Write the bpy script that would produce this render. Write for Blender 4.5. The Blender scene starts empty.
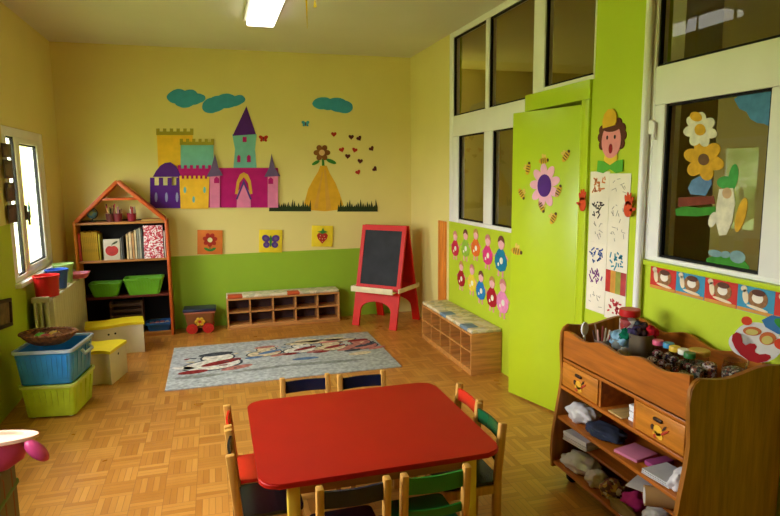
import bpy, bmesh, math, random
from mathutils import Matrix, Vector, noise
random.seed(7)
PI = math.pi
C = bpy.context.scene.collection
SC = bpy.context.scene
# ------------------------------------------------------------------ room sizes (metres)
XR, XL, YB, YF, H = 2.2225, -1.45, 6.734, -1.4, 2.938
CAM = dict(f=602.6, yaw=.283, pitch=.1397, roll=-.0103, h=1.6425)
def _axes():
    y, p, r = CAM['yaw'], CAM['pitch'], CAM['roll']
    f = Vector((math.sin(y)*math.cos(p), math.cos(y)*math.cos(p), -math.sin(p)))
    a = Vector((math.cos(y), -math.sin(y), 0)); u = a.cross(f)
    return math.cos(r)*a+math.sin(r)*u, -math.sin(r)*a+math.cos(r)*u, f
AX = _axes()
EYE = Vector((0, 0, CAM['h']))
def survey(px, py, axis, value):
    """Measured point of the photograph on one of the room's planes."""
    d = AX[2]+AX[0]*((px-390)/CAM['f'])-AX[1]*((py-258)/CAM['f'])
    return EYE+d*((value-EYE[axis])/d[axis])
def bw(px, py):
    p = survey(px, py, 1, YB); return p.x, p.z
def rw(px, py):
    p = survey(px, py, 0, XR); return p.y, p.z
# ------------------------------------------------------------------ materials
def lin(c):
    return tuple(((v/255)/12.92 if v/255 <= .04045 else ((v/255+.055)/1.055)**2.4) for v in c)+(1,)
MATS = {}
def mat(name, col, rough=.6, spec=.35, var=.06, scale=9, bump=0, bscale=60, metal=0, emit=None, trans=0, stretch=None, alpha=None):
    if name in MATS: return MATS[name]
    m = bpy.data.materials.new(name); m.use_nodes = True
    nt = m.node_tree; N = nt.nodes; L = nt.links
    b = N['Principled BSDF']
    b.inputs['Roughness'].default_value = rough; b.inputs['Specular IOR Level'].default_value = spec
    b.inputs['Metallic'].default_value = metal
    if trans: b.inputs['Transmission Weight'].default_value = trans
    if alpha: b.inputs['Alpha'].default_value = alpha
    tc = N.new('ShaderNodeTexCoord'); src = tc.outputs['Object']
    if stretch:
        mp = N.new('ShaderNodeMapping'); mp.inputs['Scale'].default_value = stretch; L.new(src, mp.inputs['Vector']); src = mp.outputs['Vector']
    nz = N.new('ShaderNodeTexNoise'); nz.inputs['Scale'].default_value = scale; nz.inputs['Detail'].default_value = 5
    L.new(src, nz.inputs['Vector'])
    cr = N.new('ShaderNodeValToRGB'); c = lin(col)
    cr.color_ramp.elements[0].position = .3; cr.color_ramp.elements[1].position = .7
    cr.color_ramp.elements[0].color = tuple(max(0, v*(1-var*2)) for v in c[:3])+(1,)
    cr.color_ramp.elements[1].color = tuple(min(1, v*(1+var*2)) for v in c[:3])+(1,)
    L.new(nz.outputs['Fac'], cr.inputs['Fac']); L.new(cr.outputs['Color'], b.inputs['Base Color'])
    if bump:
        n2 = N.new('ShaderNodeTexNoise'); n2.inputs['Scale'].default_value = bscale; n2.inputs['Detail'].default_value = 4; L.new(src, n2.inputs['Vector'])
        bp_ = N.new('ShaderNodeBump'); bp_.inputs['Strength'].default_value = bump; bp_.inputs['Distance'].default_value = .01
        L.new(n2.outputs['Fac'], bp_.inputs['Height']); L.new(bp_.outputs['Normal'], b.inputs['Normal'])
    if emit:
        b.inputs['Emission Color'].default_value = lin(emit[0]); b.inputs['Emission Strength'].default_value = emit[1]
    MATS[name] = m
    return m
def wood(name, col, rough=.4, axis='z', var=.13):
    st = {'x': (1.2, 14, 14), 'y': (14, 1.2, 14), 'z': (14, 14, 1.2)}[axis]
    return mat(name, col, rough, .4, var, 3.2, .12, 8, stretch=st)
def math_node(N, L, op, a, b=None):
    n = N.new('ShaderNodeMath'); n.operation = op
    for i, v in enumerate((a, b)):
        if v is None: continue
        if isinstance(v, (int, float)): n.inputs[i].default_value = v
        else: L.new(v, n.inputs[i])
    return n.outputs[0]
def painted_wall(name, upper, lower, rule):
    """Two paints meeting along painted edges: rule(x, y, z, mathfn) gives 1 where the lower paint is."""
    m = bpy.data.materials.new(name); m.use_nodes = True; nt = m.node_tree; N = nt.nodes; L = nt.links
    b = N['Principled BSDF']; b.inputs['Roughness'].default_value = .55; b.inputs['Specular IOR Level'].default_value = .3
    g = N.new('ShaderNodeNewGeometry'); sp = N.new('ShaderNodeSeparateXYZ'); L.new(g.outputs['Position'], sp.inputs[0])
    fac = rule(sp.outputs[0], sp.outputs[1], sp.outputs[2], lambda op, a, c=None: math_node(N, L, op, a, c))
    mx = N.new('ShaderNodeMix'); mx.data_type = 'RGBA'; mx.inputs[6].default_value = lin(upper); mx.inputs[7].default_value = lin(lower)
    L.new(fac, mx.inputs[0])
    nz = N.new('ShaderNodeTexNoise'); nz.inputs['Scale'].default_value = 2.3; nz.inputs['Detail'].default_value = 5; L.new(g.outputs['Position'], nz.inputs['Vector'])
    hs = N.new('ShaderNodeHueSaturation'); L.new(mx.outputs[2], hs.inputs['Color'])
    mr = N.new('ShaderNodeMapRange'); mr.inputs[3].default_value = .94; mr.inputs[4].default_value = 1.06
    L.new(nz.outputs['Fac'], mr.inputs[0]); L.new(mr.outputs[0], hs.inputs['Value']); L.new(hs.outputs[0], b.inputs['Base Color'])
    n2 = N.new('ShaderNodeTexNoise'); n2.inputs['Scale'].default_value = 70; L.new(g.outputs['Position'], n2.inputs['Vector'])
    bu = N.new('ShaderNodeBump'); bu.inputs['Strength'].default_value = .12; bu.inputs['Distance'].default_value = .01
    L.new(n2.outputs['Fac'], bu.inputs['Height']); L.new(bu.outputs[0], b.inputs['Normal'])
    return m
def parquet():
    m = bpy.data.materials.new('mosaic_parquet'); m.use_nodes = True; nt = m.node_tree; N = nt.nodes; L = nt.links
    f = lambda op, a, c=None: math_node(N, L, op, a, c)
    b = N['Principled BSDF']; b.inputs['Specular IOR Level'].default_value = .5
    g = N.new('ShaderNodeNewGeometry'); sp = N.new('ShaderNodeSeparateXYZ'); L.new(g.outputs['Position'], sp.inputs[0])
    T = .16
    x = f('DIVIDE', f('ADD', sp.outputs[0], 20.), T); y = f('DIVIDE', f('ADD', sp.outputs[1], 20.), T)
    cx, cy = f('FLOOR', x), f('FLOOR', y); fx, fy = f('FRACT', x), f('FRACT', y)
    par = f('MODULO', f('ADD', cx, cy), 2.)
    s = f('ADD', f('MULTIPLY', fx, par), f('MULTIPLY', fy, f('SUBTRACT', 1., par)))
    l = f('ADD', f('MULTIPLY', fy, par), f('MULTIPLY', fx, f('SUBTRACT', 1., par)))
    s5 = f('MULTIPLY', s, 5.); sid = f('FLOOR', s5); sf = f('FRACT', s5)
    cb = N.new('ShaderNodeCombineXYZ'); L.new(cx, cb.inputs[0]); L.new(cy, cb.inputs[1]); L.new(sid, cb.inputs[2])
    wn = N.new('ShaderNodeTexWhiteNoise'); wn.noise_dimensions = '3D'; L.new(cb.outputs[0], wn.inputs['Vector'])
    gr = N.new('ShaderNodeCombineXYZ'); L.new(f('MULTIPLY', s5, 2.2), gr.inputs[0]); L.new(f('MULTIPLY', l, .6), gr.inputs[1]); L.new(f('MULTIPLY', wn.outputs['Value'], 50.), gr.inputs[2])
    nz = N.new('ShaderNodeTexNoise'); nz.inputs['Scale'].default_value = 2.5; nz.inputs['Detail'].default_value = 4; L.new(gr.outputs[0], nz.inputs['Vector'])
    v = f('ADD', f('MULTIPLY', wn.outputs['Value'], .7), f('MULTIPLY', nz.outputs['Fac'], .3))
    cr = N.new('ShaderNodeValToRGB'); e = cr.color_ramp.elements
    e[0].color = lin((176, 112, 42)); e[0].position = .1; e[1].color = lin((208, 146, 66)); e[1].position = .9
    k = e.new(.5); k.color = lin((193, 129, 53)); L.new(v, cr.inputs['Fac'])
    edge = f('MINIMUM', f('MINIMUM', sf, f('SUBTRACT', 1., sf)), f('MULTIPLY', f('MINIMUM', l, f('SUBTRACT', 1., l)), 5.))
    seam = f('MINIMUM', f('MULTIPLY', edge, 16.), 1.)
    mx = N.new('ShaderNodeMix'); mx.data_type = 'RGBA'; mx.inputs[6].default_value = lin((146, 92, 36)); L.new(cr.outputs[0], mx.inputs[7]); L.new(seam, mx.inputs[0])
    L.new(mx.outputs[2], b.inputs['Base Color'])
    n3 = N.new('ShaderNodeTexNoise'); n3.inputs['Scale'].default_value = 4; L.new(g.outputs['Position'], n3.inputs['Vector'])
    mr = N.new('ShaderNodeMapRange'); mr.inputs[3].default_value = .22; mr.inputs[4].default_value = .42; L.new(n3.outputs['Fac'], mr.inputs[0]); L.new(mr.outputs[0], b.inputs['Roughness'])
    bu = N.new('ShaderNodeBump'); bu.inputs['Strength'].default_value = .25; bu.inputs['Distance'].default_value = .002
    L.new(f('ADD', seam, f('MULTIPLY', wn.outputs['Value'], .5)), bu.inputs['Height']); L.new(bu.outputs[0], b.inputs['Normal'])
    return m
def glass_mat(name, tint=(1, 1, 1), ior=1.5, boost=1.8):
    m = bpy.data.materials.new(name); m.use_nodes = True; nt = m.node_tree; N = nt.nodes; L = nt.links
    N.remove(N['Principled BSDF'])
    tr = N.new('ShaderNodeBsdfTransparent'); tr.inputs[0].default_value = tint+(1,)
    gl = N.new('ShaderNodeBsdfGlossy'); gl.inputs['Roughness'].default_value = .01
    fr = N.new('ShaderNodeFresnel'); fr.inputs[0].default_value = ior
    g = N.new('ShaderNodeNewGeometry')
    k = math_node(N, L, 'MULTIPLY', math_node(N, L, 'MINIMUM', math_node(N, L, 'MULTIPLY', fr.outputs[0], boost), 1.), math_node(N, L, 'SUBTRACT', 1., g.outputs['Backfacing']))
    mx = N.new('ShaderNodeMixShader'); L.new(k, mx.inputs[0]); L.new(tr.outputs[0], mx.inputs[1]); L.new(gl.outputs[0], mx.inputs[2])
    L.new(mx.outputs[0], N['Material Output'].inputs[0])
    return m
def speckle(name, cols, scale=60, rough=.6):
    m = bpy.data.materials.new(name); m.use_nodes = True; nt = m.node_tree; N = nt.nodes; L = nt.links
    b = N['Principled BSDF']; b.inputs['Roughness'].default_value = rough
    tc = N.new('ShaderNodeTexCoord'); vo = N.new('ShaderNodeTexVoronoi'); vo.inputs['Scale'].default_value = scale; L.new(tc.outputs['Object'], vo.inputs['Vector'])
    sep = N.new('ShaderNodeSeparateColor'); L.new(vo.outputs['Color'], sep.inputs[0])
    cr = N.new('ShaderNodeValToRGB'); cr.color_ramp.interpolation = 'CONSTANT'; e = cr.color_ramp.elements
    n = len(cols)
    e[0].position = 0; e[0].color = lin(cols[0]); e[1].position = 1/n; e[1].color = lin(cols[1])
    for i in range(2, n):
        q = e.new(i/n); q.color = lin(cols[i])
    L.new(sep.outputs[0], cr.inputs[0]); L.new(cr.outputs[0], b.inputs['Base Color'])
    return m
# ------------------------------------------------------------------ mesh builder
class MB:
    def __init__(s): s.bm = bmesh.new()
    def _merge(s, tmp, mi, M=None, smooth=False):
        if M is not None: bmesh.ops.transform(tmp, matrix=M, verts=tmp.verts)
        vm = {v: s.bm.verts.new(v.co) for v in tmp.verts}
        for f in tmp.faces:
            try: nf = s.bm.faces.new([vm[v] for v in f.verts])
            except ValueError: continue
            nf.material_index = mi; nf.smooth = True
        tmp.free(); return s
    def box(s, c, d, rz=0, bev=0, mi=0, M=None, seg=2):
        t = bmesh.new(); bmesh.ops.create_cube(t, size=1)
        bmesh.ops.transform(t, matrix=Matrix.Diagonal((*d, 1)), verts=t.verts)
        if bev: bmesh.ops.bevel(t, geom=t.edges[:], offset=min(bev, min(d)*.45), segments=seg, affect='EDGES', profile=.5)
        A = Matrix.Translation(c) @ Matrix.Rotation(rz, 4, 'Z')
        return s._merge(t, mi, (M @ A) if M is not None else A)
    def box2(s, lo, hi, **k):
        return s.box([(a+b)/2 for a, b in zip(lo, hi)], [abs(b-a) for a, b in zip(lo, hi)], **k)
    def bar(s, p0, p1, w, t, up=(0, 1, 0), bev=0, mi=0):
        p0, p1 = Vector(p0), Vector(p1); z = (p1-p0); l = z.length; z.normalize()
        x = Vector(up).cross(z).normalized(); y = z.cross(x)
        A = Matrix(((x.x, y.x, z.x, 0), (x.y, y.y, z.y, 0), (x.z, y.z, z.z, 0), (0, 0, 0, 1)))
        return s.box((0, 0, 0), (w, t, l), bev=bev, mi=mi, M=Matrix.Translation((p0+p1)/2) @ A)
    def cyl(s, p0, p1, r0, r1=None, n=16, mi=0):
        r1 = r0 if r1 is None else r1
        p0, p1 = Vector(p0), Vector(p1); z = p1-p0; t = bmesh.new()
        bmesh.ops.create_cone(t, cap_ends=True, segments=n, radius1=max(r0, 1e-5), radius2=max(r1, 1e-5), depth=z.length)
        q = Vector((0, 0, 1)).rotation_difference(z.normalized()).to_matrix().to_4x4()
        return s._merge(t, mi, Matrix.Translation((p0+p1)/2) @ q)
    def ball(s, c, r, mi=0, u=16, v=10, M=None):
        r = (r, r, r) if isinstance(r, (int, float)) else r
        t = bmesh.new(); bmesh.ops.create_uvsphere(t, u_segments=u, v_segments=v, radius=1)
        A = Matrix.Translation(c) @ (M if M is not None else Matrix()) @ Matrix.Diagonal((*r, 1))
        return s._merge(t, mi, A)
    def lathe(s, prof, c=(0, 0, 0), n=24, mi=0, sx=1, sy=1, wob=0, wn=8):
        t = bmesh.new(); rings = []
        for r, z in prof:
            rings.append([t.verts.new((r*sx*(1+wob*math.sin(wn*2*PI*i/n))*math.cos(2*PI*i/n), r*sy*(1+wob*math.sin(wn*2*PI*i/n))*math.sin(2*PI*i/n), z)) for i in range(n)])
        for a, b in zip(rings, rings[1:]):
            for i in range(n): t.faces.new((a[i], a[(i+1) % n], b[(i+1) % n], b[i]))
        if prof[0][0] > 1e-4: t.faces.new(rings[0][::-1])
        if prof[-1][0] > 1e-4: t.faces.new(rings[-1])
        bmesh.ops.remove_doubles(t, verts=t.verts, dist=1e-6)
        return s._merge(t, mi, Matrix.Translation(c))
    def prism(s, poly, y0, y1, mi=0, M=None):
        """outline in the XZ plane, thick from y0 to y1"""
        t = bmesh.new(); a = [t.verts.new((x, y0, z)) for x, z in poly]; b = [t.verts.new((x, y1, z)) for x, z in poly]
        t.faces.new(a); t.faces.new(b[::-1]); n = len(poly)
        for i in range(n): t.faces.new((a[i], b[i], b[(i+1) % n], a[(i+1) % n]))
        bmesh.ops.recalc_face_normals(t, faces=t.faces)
        return s._merge(t, mi, M)
    def slab(s, poly, z0, z1, mi=0, M=None):
        """outline in the XY plane, thick from z0 to z1"""
        t = bmesh.new(); a = [t.verts.new((x, y, z0)) for x, y in poly]; b = [t.verts.new((x, y, z1)) for x, y in poly]
        t.faces.new(a); t.faces.new(b[::-1]); n = len(poly)
        for i in range(n): t.faces.new((a[i], b[i], b[(i+1) % n], a[(i+1) % n]))
        bmesh.ops.recalc_face_normals(t, faces=t.faces)
        return s._merge(t, mi, M)
    def tube(s, pts, r, n=8, mi=0):
        for a, b in zip(pts, pts[1:]): s.cyl(a, b, r, n=n, mi=mi)
        for p in pts[1:-1]: s.ball(p, r, mi, 8, 6)
        return s
    def crumple(s, c, r, mi=0, amp=.35, seed=0, flat=True, M=None):
        t = bmesh.new(); bmesh.ops.create_icosphere(t, subdivisions=4, radius=1)
        for v in t.verts:
            k = noise.noise(v.co*1.7+Vector((seed*7.3, 1, 2)))*amp+noise.noise(v.co*4.3+Vector((seed*3.1, 5, 2)))*amp*.45
            v.co *= 1+k
            v.co = Vector((v.co.x*r[0], v.co.y*r[1], v.co.z*r[2]))
            if flat: v.co.z = max(v.co.z, -r[2]*.75)
        if flat:
            lo = min(v.co.z for v in t.verts)
            for v in t.verts: v.co.z -= lo
        return s._merge(t, mi, Matrix.Translation(c) @ (M if M is not None else Matrix()))
    def open_box(s, b, t_, z0, z1, th=.006, mi=0, rc=.03, n=4):
        """tapered open tub: bottom size b, top size t_ (rounded rectangles)"""
        def ring(w, d, z, off=0):
            return [(x, y, z) for x, y in rrect(w-2*off, d-2*off, max(rc-off, .004), n)]
        R = [ring(b[0], b[1], z0), ring(t_[0], t_[1], z1), ring(t_[0], t_[1], z1, th), ring(b[0], b[1], z0+th, th)]
        t = bmesh.new(); V = [[t.verts.new(p) for p in r] for r in R]; k = len(V[0])
        for a, c in zip(V, V[1:]):
            for i in range(k): t.faces.new((a[i], a[(i+1) % k], c[(i+1) % k], c[i]))
        t.faces.new(V[0][::-1]); t.faces.new(V[-1])
        return s._merge(t, mi)
    def build(s, name, mats, parent=None, loc=None, rz=0, sharp=40):
        me = bpy.data.meshes.new(name); s.bm.normal_update(); s.bm.to_mesh(me); s.bm.free()
        for m in (mats if isinstance(mats, (list, tuple)) else [mats]): me.materials.append(m)
        try: me.set_sharp_from_angle(angle=math.radians(sharp))
        except Exception: pass
        o = bpy.data.objects.new(name, me); C.objects.link(o)
        if parent is not None: o.parent = parent
        if loc is not None: o.location = loc
        if rz: o.rotation_euler.z = rz
        return o
def rrect(w, d, r, n=4):
    out = []
    for cx, cy, a0 in ((w/2-r, d/2-r, 0), (-w/2+r, d/2-r, 90), (-w/2+r, -d/2+r, 180), (w/2-r, -d/2+r, 270)):
        for i in range(n+1):
            a = math.radians(a0+90*i/n); out.append((cx+r*math.cos(a), cy+r*math.sin(a)))
    return out
def ell(cx, cy, rx, ry, n=18, rot=0):
    c, s = math.cos(rot), math.sin(rot)
    return [(cx+rx*math.cos(2*PI*i/n)*c-ry*math.sin(2*PI*i/n)*s, cy+rx*math.cos(2*PI*i/n)*s+ry*math.sin(2*PI*i/n)*c) for i in range(n)]
def thing(name, label, cat, loc=(0, 0, 0), rz=0, group=None):
    o = bpy.data.objects.new(name, None); C.objects.link(o); o.empty_display_size = .05
    o.location = loc; o.rotation_euler = (0, 0, rz); return tag(o, label, cat, group)
def tag(o, label, cat, group=None):
    o['label'] = label; o['category'] = cat
    if group: o['group'] = group
    return o
def struct(o):
    o['kind'] = 'structure'; return o
def dup(root, loc, rz, label, group=None):
    r = root.copy(); C.objects.link(r); r.location = loc; r.rotation_euler = (0, 0, rz); r['label'] = label
    if group: r['group'] = group
    for ch in list(root.children):
        c = ch.copy(); C.objects.link(c); c.parent = r
        for g in list(ch.children):
            d = g.copy(); C.objects.link(d); d.parent = c
    return r
WR = -PI/2      # facing of things fixed to the right wall: local -Y looks into the room
WL = PI/2       # ... to the left wall
SKY, LAMP, EXPO = 20.5, 3.5, 0.1
# ================================================================== THE SETTING
YEL, GRN = (227, 210, 130), (184, 202, 42)
sm = lambda m, e, t: m('LESS_THAN', e, t)
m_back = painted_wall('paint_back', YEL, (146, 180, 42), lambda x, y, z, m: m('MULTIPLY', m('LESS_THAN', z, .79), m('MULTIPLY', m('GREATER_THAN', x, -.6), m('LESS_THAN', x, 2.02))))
m_left = painted_wall('paint_left', YEL, GRN, lambda x, y, z, m: m('LESS_THAN', z, m('SUBTRACT', 1.3, m('MULTIPLY', m('GREATER_THAN', y, 5.3), .5))))
m_right = painted_wall('paint_right', YEL, GRN, lambda x, y, z, m: m('MULTIPLY', m('LESS_THAN', y, 5.54), 1.))
m_ceil = painted_wall('paint_ceiling', (216, 210, 194), (216, 210, 194), lambda x, y, z, m: m('MULTIPLY', z, 0.))
m_front = painted_wall('paint_front', YEL, GRN, lambda x, y, z, m: m('LESS_THAN', z, .8))
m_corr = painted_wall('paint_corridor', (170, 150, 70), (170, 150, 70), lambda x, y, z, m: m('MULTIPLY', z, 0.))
m_corr2 = painted_wall('paint_corridor_pillar', (210, 196, 140), (210, 196, 140), lambda x, y, z, m: m('MULTIPLY', z, 0.))
M_FLOOR = parquet()
PVC = mat('white_plastic_frame', (238, 235, 228), .35, .45, .02, 3)
GASK = mat('black_rubber_gasket', (22, 20, 16), .6, .2, .05)
GLASS = glass_mat('window_glass', (.95, .95, .93), boost=1.1)
GLASS_L = glass_mat('window_glass_clear', boost=1.2)
def holes_wall(name, m, axis, at, th, u0, u1, z0, z1, holes):
    us = sorted({u0, u1, *[h[0] for h in holes], *[h[1] for h in holes]}); zs = sorted({z0, z1, *[h[2] for h in holes], *[h[3] for h in holes]})
    b = MB()
    for a, c in zip(us, us[1:]):
        run = None
        for p, q in zip(zs, zs[1:]):
            mu, mz = (a+c)/2, (p+q)/2
            if any(h[0] < mu < h[1] and h[2] < mz < h[3] for h in holes): continue
            if axis == 0: b.box2((at, a, p), (at+th, c, q))
            else: b.box2((a, at, p), (c, at+th, q))
    return struct(b.build(name, m))
struct(MB().box2((XL-.2, YF-.15, -.1), (XR+.12, YB+.15, 0)).build('floor', M_FLOOR))
struct(MB().box2((XL-.2, YF-.15, H), (XR+.12, YB+.15, H+.1)).build('ceiling', m_ceil))
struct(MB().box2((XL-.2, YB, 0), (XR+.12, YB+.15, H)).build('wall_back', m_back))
struct(MB().box2((XL-.2, YF-.15, 0), (XR+.12, YF, H)).build('wall_front', m_front))
holes_wall('wall_left', m_left, 0, XL-.2, .2, YF, YB, 0, H, [(5.05, 6.17, .85, 2.02), (1.7, 3.9, .9, 2.1)])
holes_wall('wall_right', m_right, 0, XR, .12, YF, YB, 0, H, [(3.22, 5.53, 2.19, H), (4.04, 5.53, 1.17, 2.19), (3.32, 3.94, 0, 2.075), (.9, 2.735, 1.17, H)])
# the room beyond the right-hand windows
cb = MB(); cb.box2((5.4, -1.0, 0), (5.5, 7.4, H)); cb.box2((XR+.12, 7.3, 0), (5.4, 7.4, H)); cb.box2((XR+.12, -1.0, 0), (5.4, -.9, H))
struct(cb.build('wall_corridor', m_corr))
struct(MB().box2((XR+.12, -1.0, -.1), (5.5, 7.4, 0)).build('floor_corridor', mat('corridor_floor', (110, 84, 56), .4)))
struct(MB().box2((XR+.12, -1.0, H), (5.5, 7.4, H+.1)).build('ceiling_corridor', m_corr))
pb = MB(); pb.box2((3.0, 3.38, 0), (3.3, 3.95, H))
struct(pb.build('wall_corridor_pillar', m_corr2))

def window(name, origin_x, side, frames, panes, gask=True, glass=GLASS, depth=.07):
    """frames / panes: (y0, y1, z0, z1) rectangles in the wall's plane; side = +1 glass lies to +X of the front face"""
    w = bpy.data.objects.new(name, None); C.objects.link(w); struct(w)
    w.location = (origin_x, frames[0][0], 0)
    oy = frames[0][0]
    b = MB()
    for y0, y1, z0, z1 in frames:
        b.box2((0, y0-oy, z0), (side*depth, y1-oy, z1), bev=.006)
    b.build('window_frame', PVC, w)
    for y0, y1, z0, z1 in panes:
        MB().box2((side*.034, y0-oy-.004, z0-.004), (side*.040, y1-oy+.004, z1+.004)).build('pane', glass, w)
        if gask:
            g = MB(); e = .012
            for r in ((y0, y0+e, z0, z1), (y1-e, y1, z0, z1), (y0, y1, z0, z0+e), (y0, y1, z1-e, z1)):
                g.box2((side*.012, r[0]-oy, r[2]), (side*.034, r[1]-oy, r[3]))
            g.build('gasket', GASK, w)
    return w
XF = XR-.006
window('window_2', XF, 1,
    [(5.44, 5.53, 1.17, H), (3.95, 5.44, 2.885, H), (4.04, 5.44, 1.98, 2.17), (4.67, 4.735, 2.17, 2.885), (3.80, 3.95, 2.19, H), (3.22, 3.80, 2.885, H),
     (3.22, 3.80, 2.19, 2.217), (3.95, 4.05, 2.15, 2.19), (5.31, 5.44, 1.17, 1.98), (4.59, 4.75, 1.205, 1.98), (4.04, 4.12, 1.17, 1.98), (4.12, 5.31, 1.17, 1.205), (3.22, 3.232, 2.217, 2.885)],
    [(4.735, 5.44, 2.17, 2.885), (3.95, 4.67, 2.17, 2.885), (3.232, 3.80, 2.217, 2.885), (4.75, 5.31, 1.205, 1.98), (4.12, 4.59, 1.205, 1.98)])
w3 = window('window_3', XF, 1,
    [(2.69, 2.735, 1.17, H), (.9, 2.69, 2.885, H), (.9, 2.69, 1.976, 2.17), (2.61, 2.69, 1.19, 1.976), (1.84, 2.0, 1.19, 1.976), (.9, 2.69, 1.17, 1.195), (.9, 1.0, 1.195, 1.976), (.9, .95, 2.17, 2.885)],
    [(.95, 2.69, 2.17, 2.885), (2.0, 2.61, 1.195, 1.976), (1.0, 1.84, 1.195, 1.976)])
# little casement hinges on the window frames
hb = MB(); hb.box2((-.022, -.02, 1.83), (0, .012, 1.90), bev=.005); hb.cyl((-.016, -.03, 1.80), (-.016, -.03, 1.89), .009)
hb.build('hinge', PVC, w3)
w1 = window('window_1', XL-.002, -1,
    [(5.05, 5.10, .85, 2.02), (6.10, 6.17, .85, 2.02), (5.10, 6.10, 1.95, 2.02), (5.10, 6.10, .85, .89), (5.10, 5.15, .89, 1.95), (5.36, 5.47, .89, 1.95), (5.97, 6.10, .89, 1.95), (5.47, 5.97, 1.905, 1.95), (5.47, 5.97, .89, .93)],
    [(5.15, 5.36, .89, 1.95), (5.47, 5.97, .93, 1.905)], glass=GLASS_L)
hb = MB(); hb.box2((.0, .385, 1.30), (.018, .415, 1.42), bev=.006); hb.box2((.018, .39, 1.26), (.035, .41, 1.37), bev=.006)
hb.build('window_handle', mat('grey_metal', (70, 66, 60), .4, .5), w1)
MB().box2((XL-.08, 5.03, .815), (XL+.045, 6.19, .85), bev=.008).build('window_sill', PVC, None)
s_ = bpy.data.objects['window_sill']; s_.name = 'trim_1'; struct(s_)
window('window_4', XL-.06, -1, [(1.7, 1.77, .9, 2.1), (3.83, 3.9, .9, 2.1), (1.77, 3.83, 2.04, 2.1), (1.77, 3.83, .9, .96), (2.76, 2.84, .96, 2.04)], [(1.77, 2.76, .96, 2.04), (2.84, 3.83, .96, 2.04)], glass=GLASS_L)
# orange board beside the window, green casing of the door
struct(MB().box2((XR-.022, 5.60, 0), (XR, 5.79, 1.16), bev=.003).build('trim_2', wood('orange_board', (216, 128, 44), .5)))
GREEN = mat('green_gloss_paint', (184, 205, 32), .32, .45, .02, 2)
tb = MB(); tb.box2((XR-.02, 3.24, 2.075), (XR+.002, 4.03, 2.19), bev=.004); tb.box2((XR-.02, 3.24, 0), (XR+.002, 3.32, 2.075), bev=.004); tb.box2((XR-.02, 3.94, 0), (XR+.002, 4.03, 2.075), bev=.004)
struct(tb.build('trim_3', GREEN))
# narrow green beading under the right-hand window
struct(MB().box2((XR-.03, .9, 1.145), (XR, 2.69, 1.17), bev=.004).build('trim_4', GREEN))
# the door leaf, ajar
DA, DB = Vector((2.05, 3.913)), Vector((2.2125, 3.325))
DW = (DB-DA).length; DRZ = math.atan2(DB.y-DA.y, DB.x-DA.x)
door = bpy.data.objects.new('door_1', None); C.objects.link(door); struct(door); door.location = (DA.x, DA.y, 0); door.rotation_euler.z = DRZ
MB().box2((0, 0, .012), (DW, .04, 2.05), bev=.003).build('door_leaf', GREEN, door)
hb = MB()
for z in (.25, 1.05, 1.82): hb.cyl((DW+.006, -.004, z-.045), (DW+.006, -.004, z+.045), .008)
hb.build('hinge', GREEN, door)
# white heating pipe
struct(MB().tube([(XR-.030, 2.722, 0), (XR-.030, 2.722, H)], .021, 14).build('trim_5', PVC))
# ================================================================== CEILING LAMP AND STREAMERS
t = thing('ceiling_lamp', 'lit rectangular fluorescent lamp on the ceiling', 'lamp', (.447, 4.70, H))
MB().box2((-.135, -.66, -.03), (.135, .66, 0), bev=.006).build('housing', PVC, t)
MB().box2((-.112, -.64, -.075), (.112, .64, -.03), bev=.012).build('diffuser', mat('lamp_diffuser', (255, 250, 235), .4, emit=((255, 252, 240), LAMP)), t)
STR = mat('yellow_paper_streamer', (226, 200, 40), .6)
def streamer(x, y, z1, w, tw, label, m):
    b = MB(); n = 10
    for i in range(n):
        a0, a1 = tw*i/n, tw*(i+1)/n; za, zb = H-(H-z1)*i/n, H-(H-z1)*(i+1)/n
        t_ = bmesh.new()
        vs = [t_.verts.new(p) for p in ((-w*math.cos(a0), -w*math.sin(a0), za-H), (w*math.cos(a0), w*math.sin(a0), za-H), (w*math.cos(a1), w*math.sin(a1), zb-H), (-w*math.cos(a1), -w*math.sin(a1), zb-H))]
        t_.faces.new(vs); r = bmesh.ops.solidify(t_, geom=t_.faces[:], thickness=.002); b._merge(t_, 0)
    return tag(b.build('paper_streamer', m, None, (x, y, H)), label, 'streamer', 'streamers hanging from the ceiling')
streamer(.66, 4.2, 2.61, .008, 1.2, 'long yellow paper streamer hanging right of the ceiling lamp', STR)
streamer(.725, 4.25, 2.76, .012, 2.6, 'short twisted yellow paper streamer right of the long streamer', STR)
streamer(.535, 3.95, 2.735, .012, 1.8, 'pale yellow paper streamer hanging right beside the near end of the lamp', mat('pale_paper_streamer', (240, 226, 150), .6))
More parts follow.
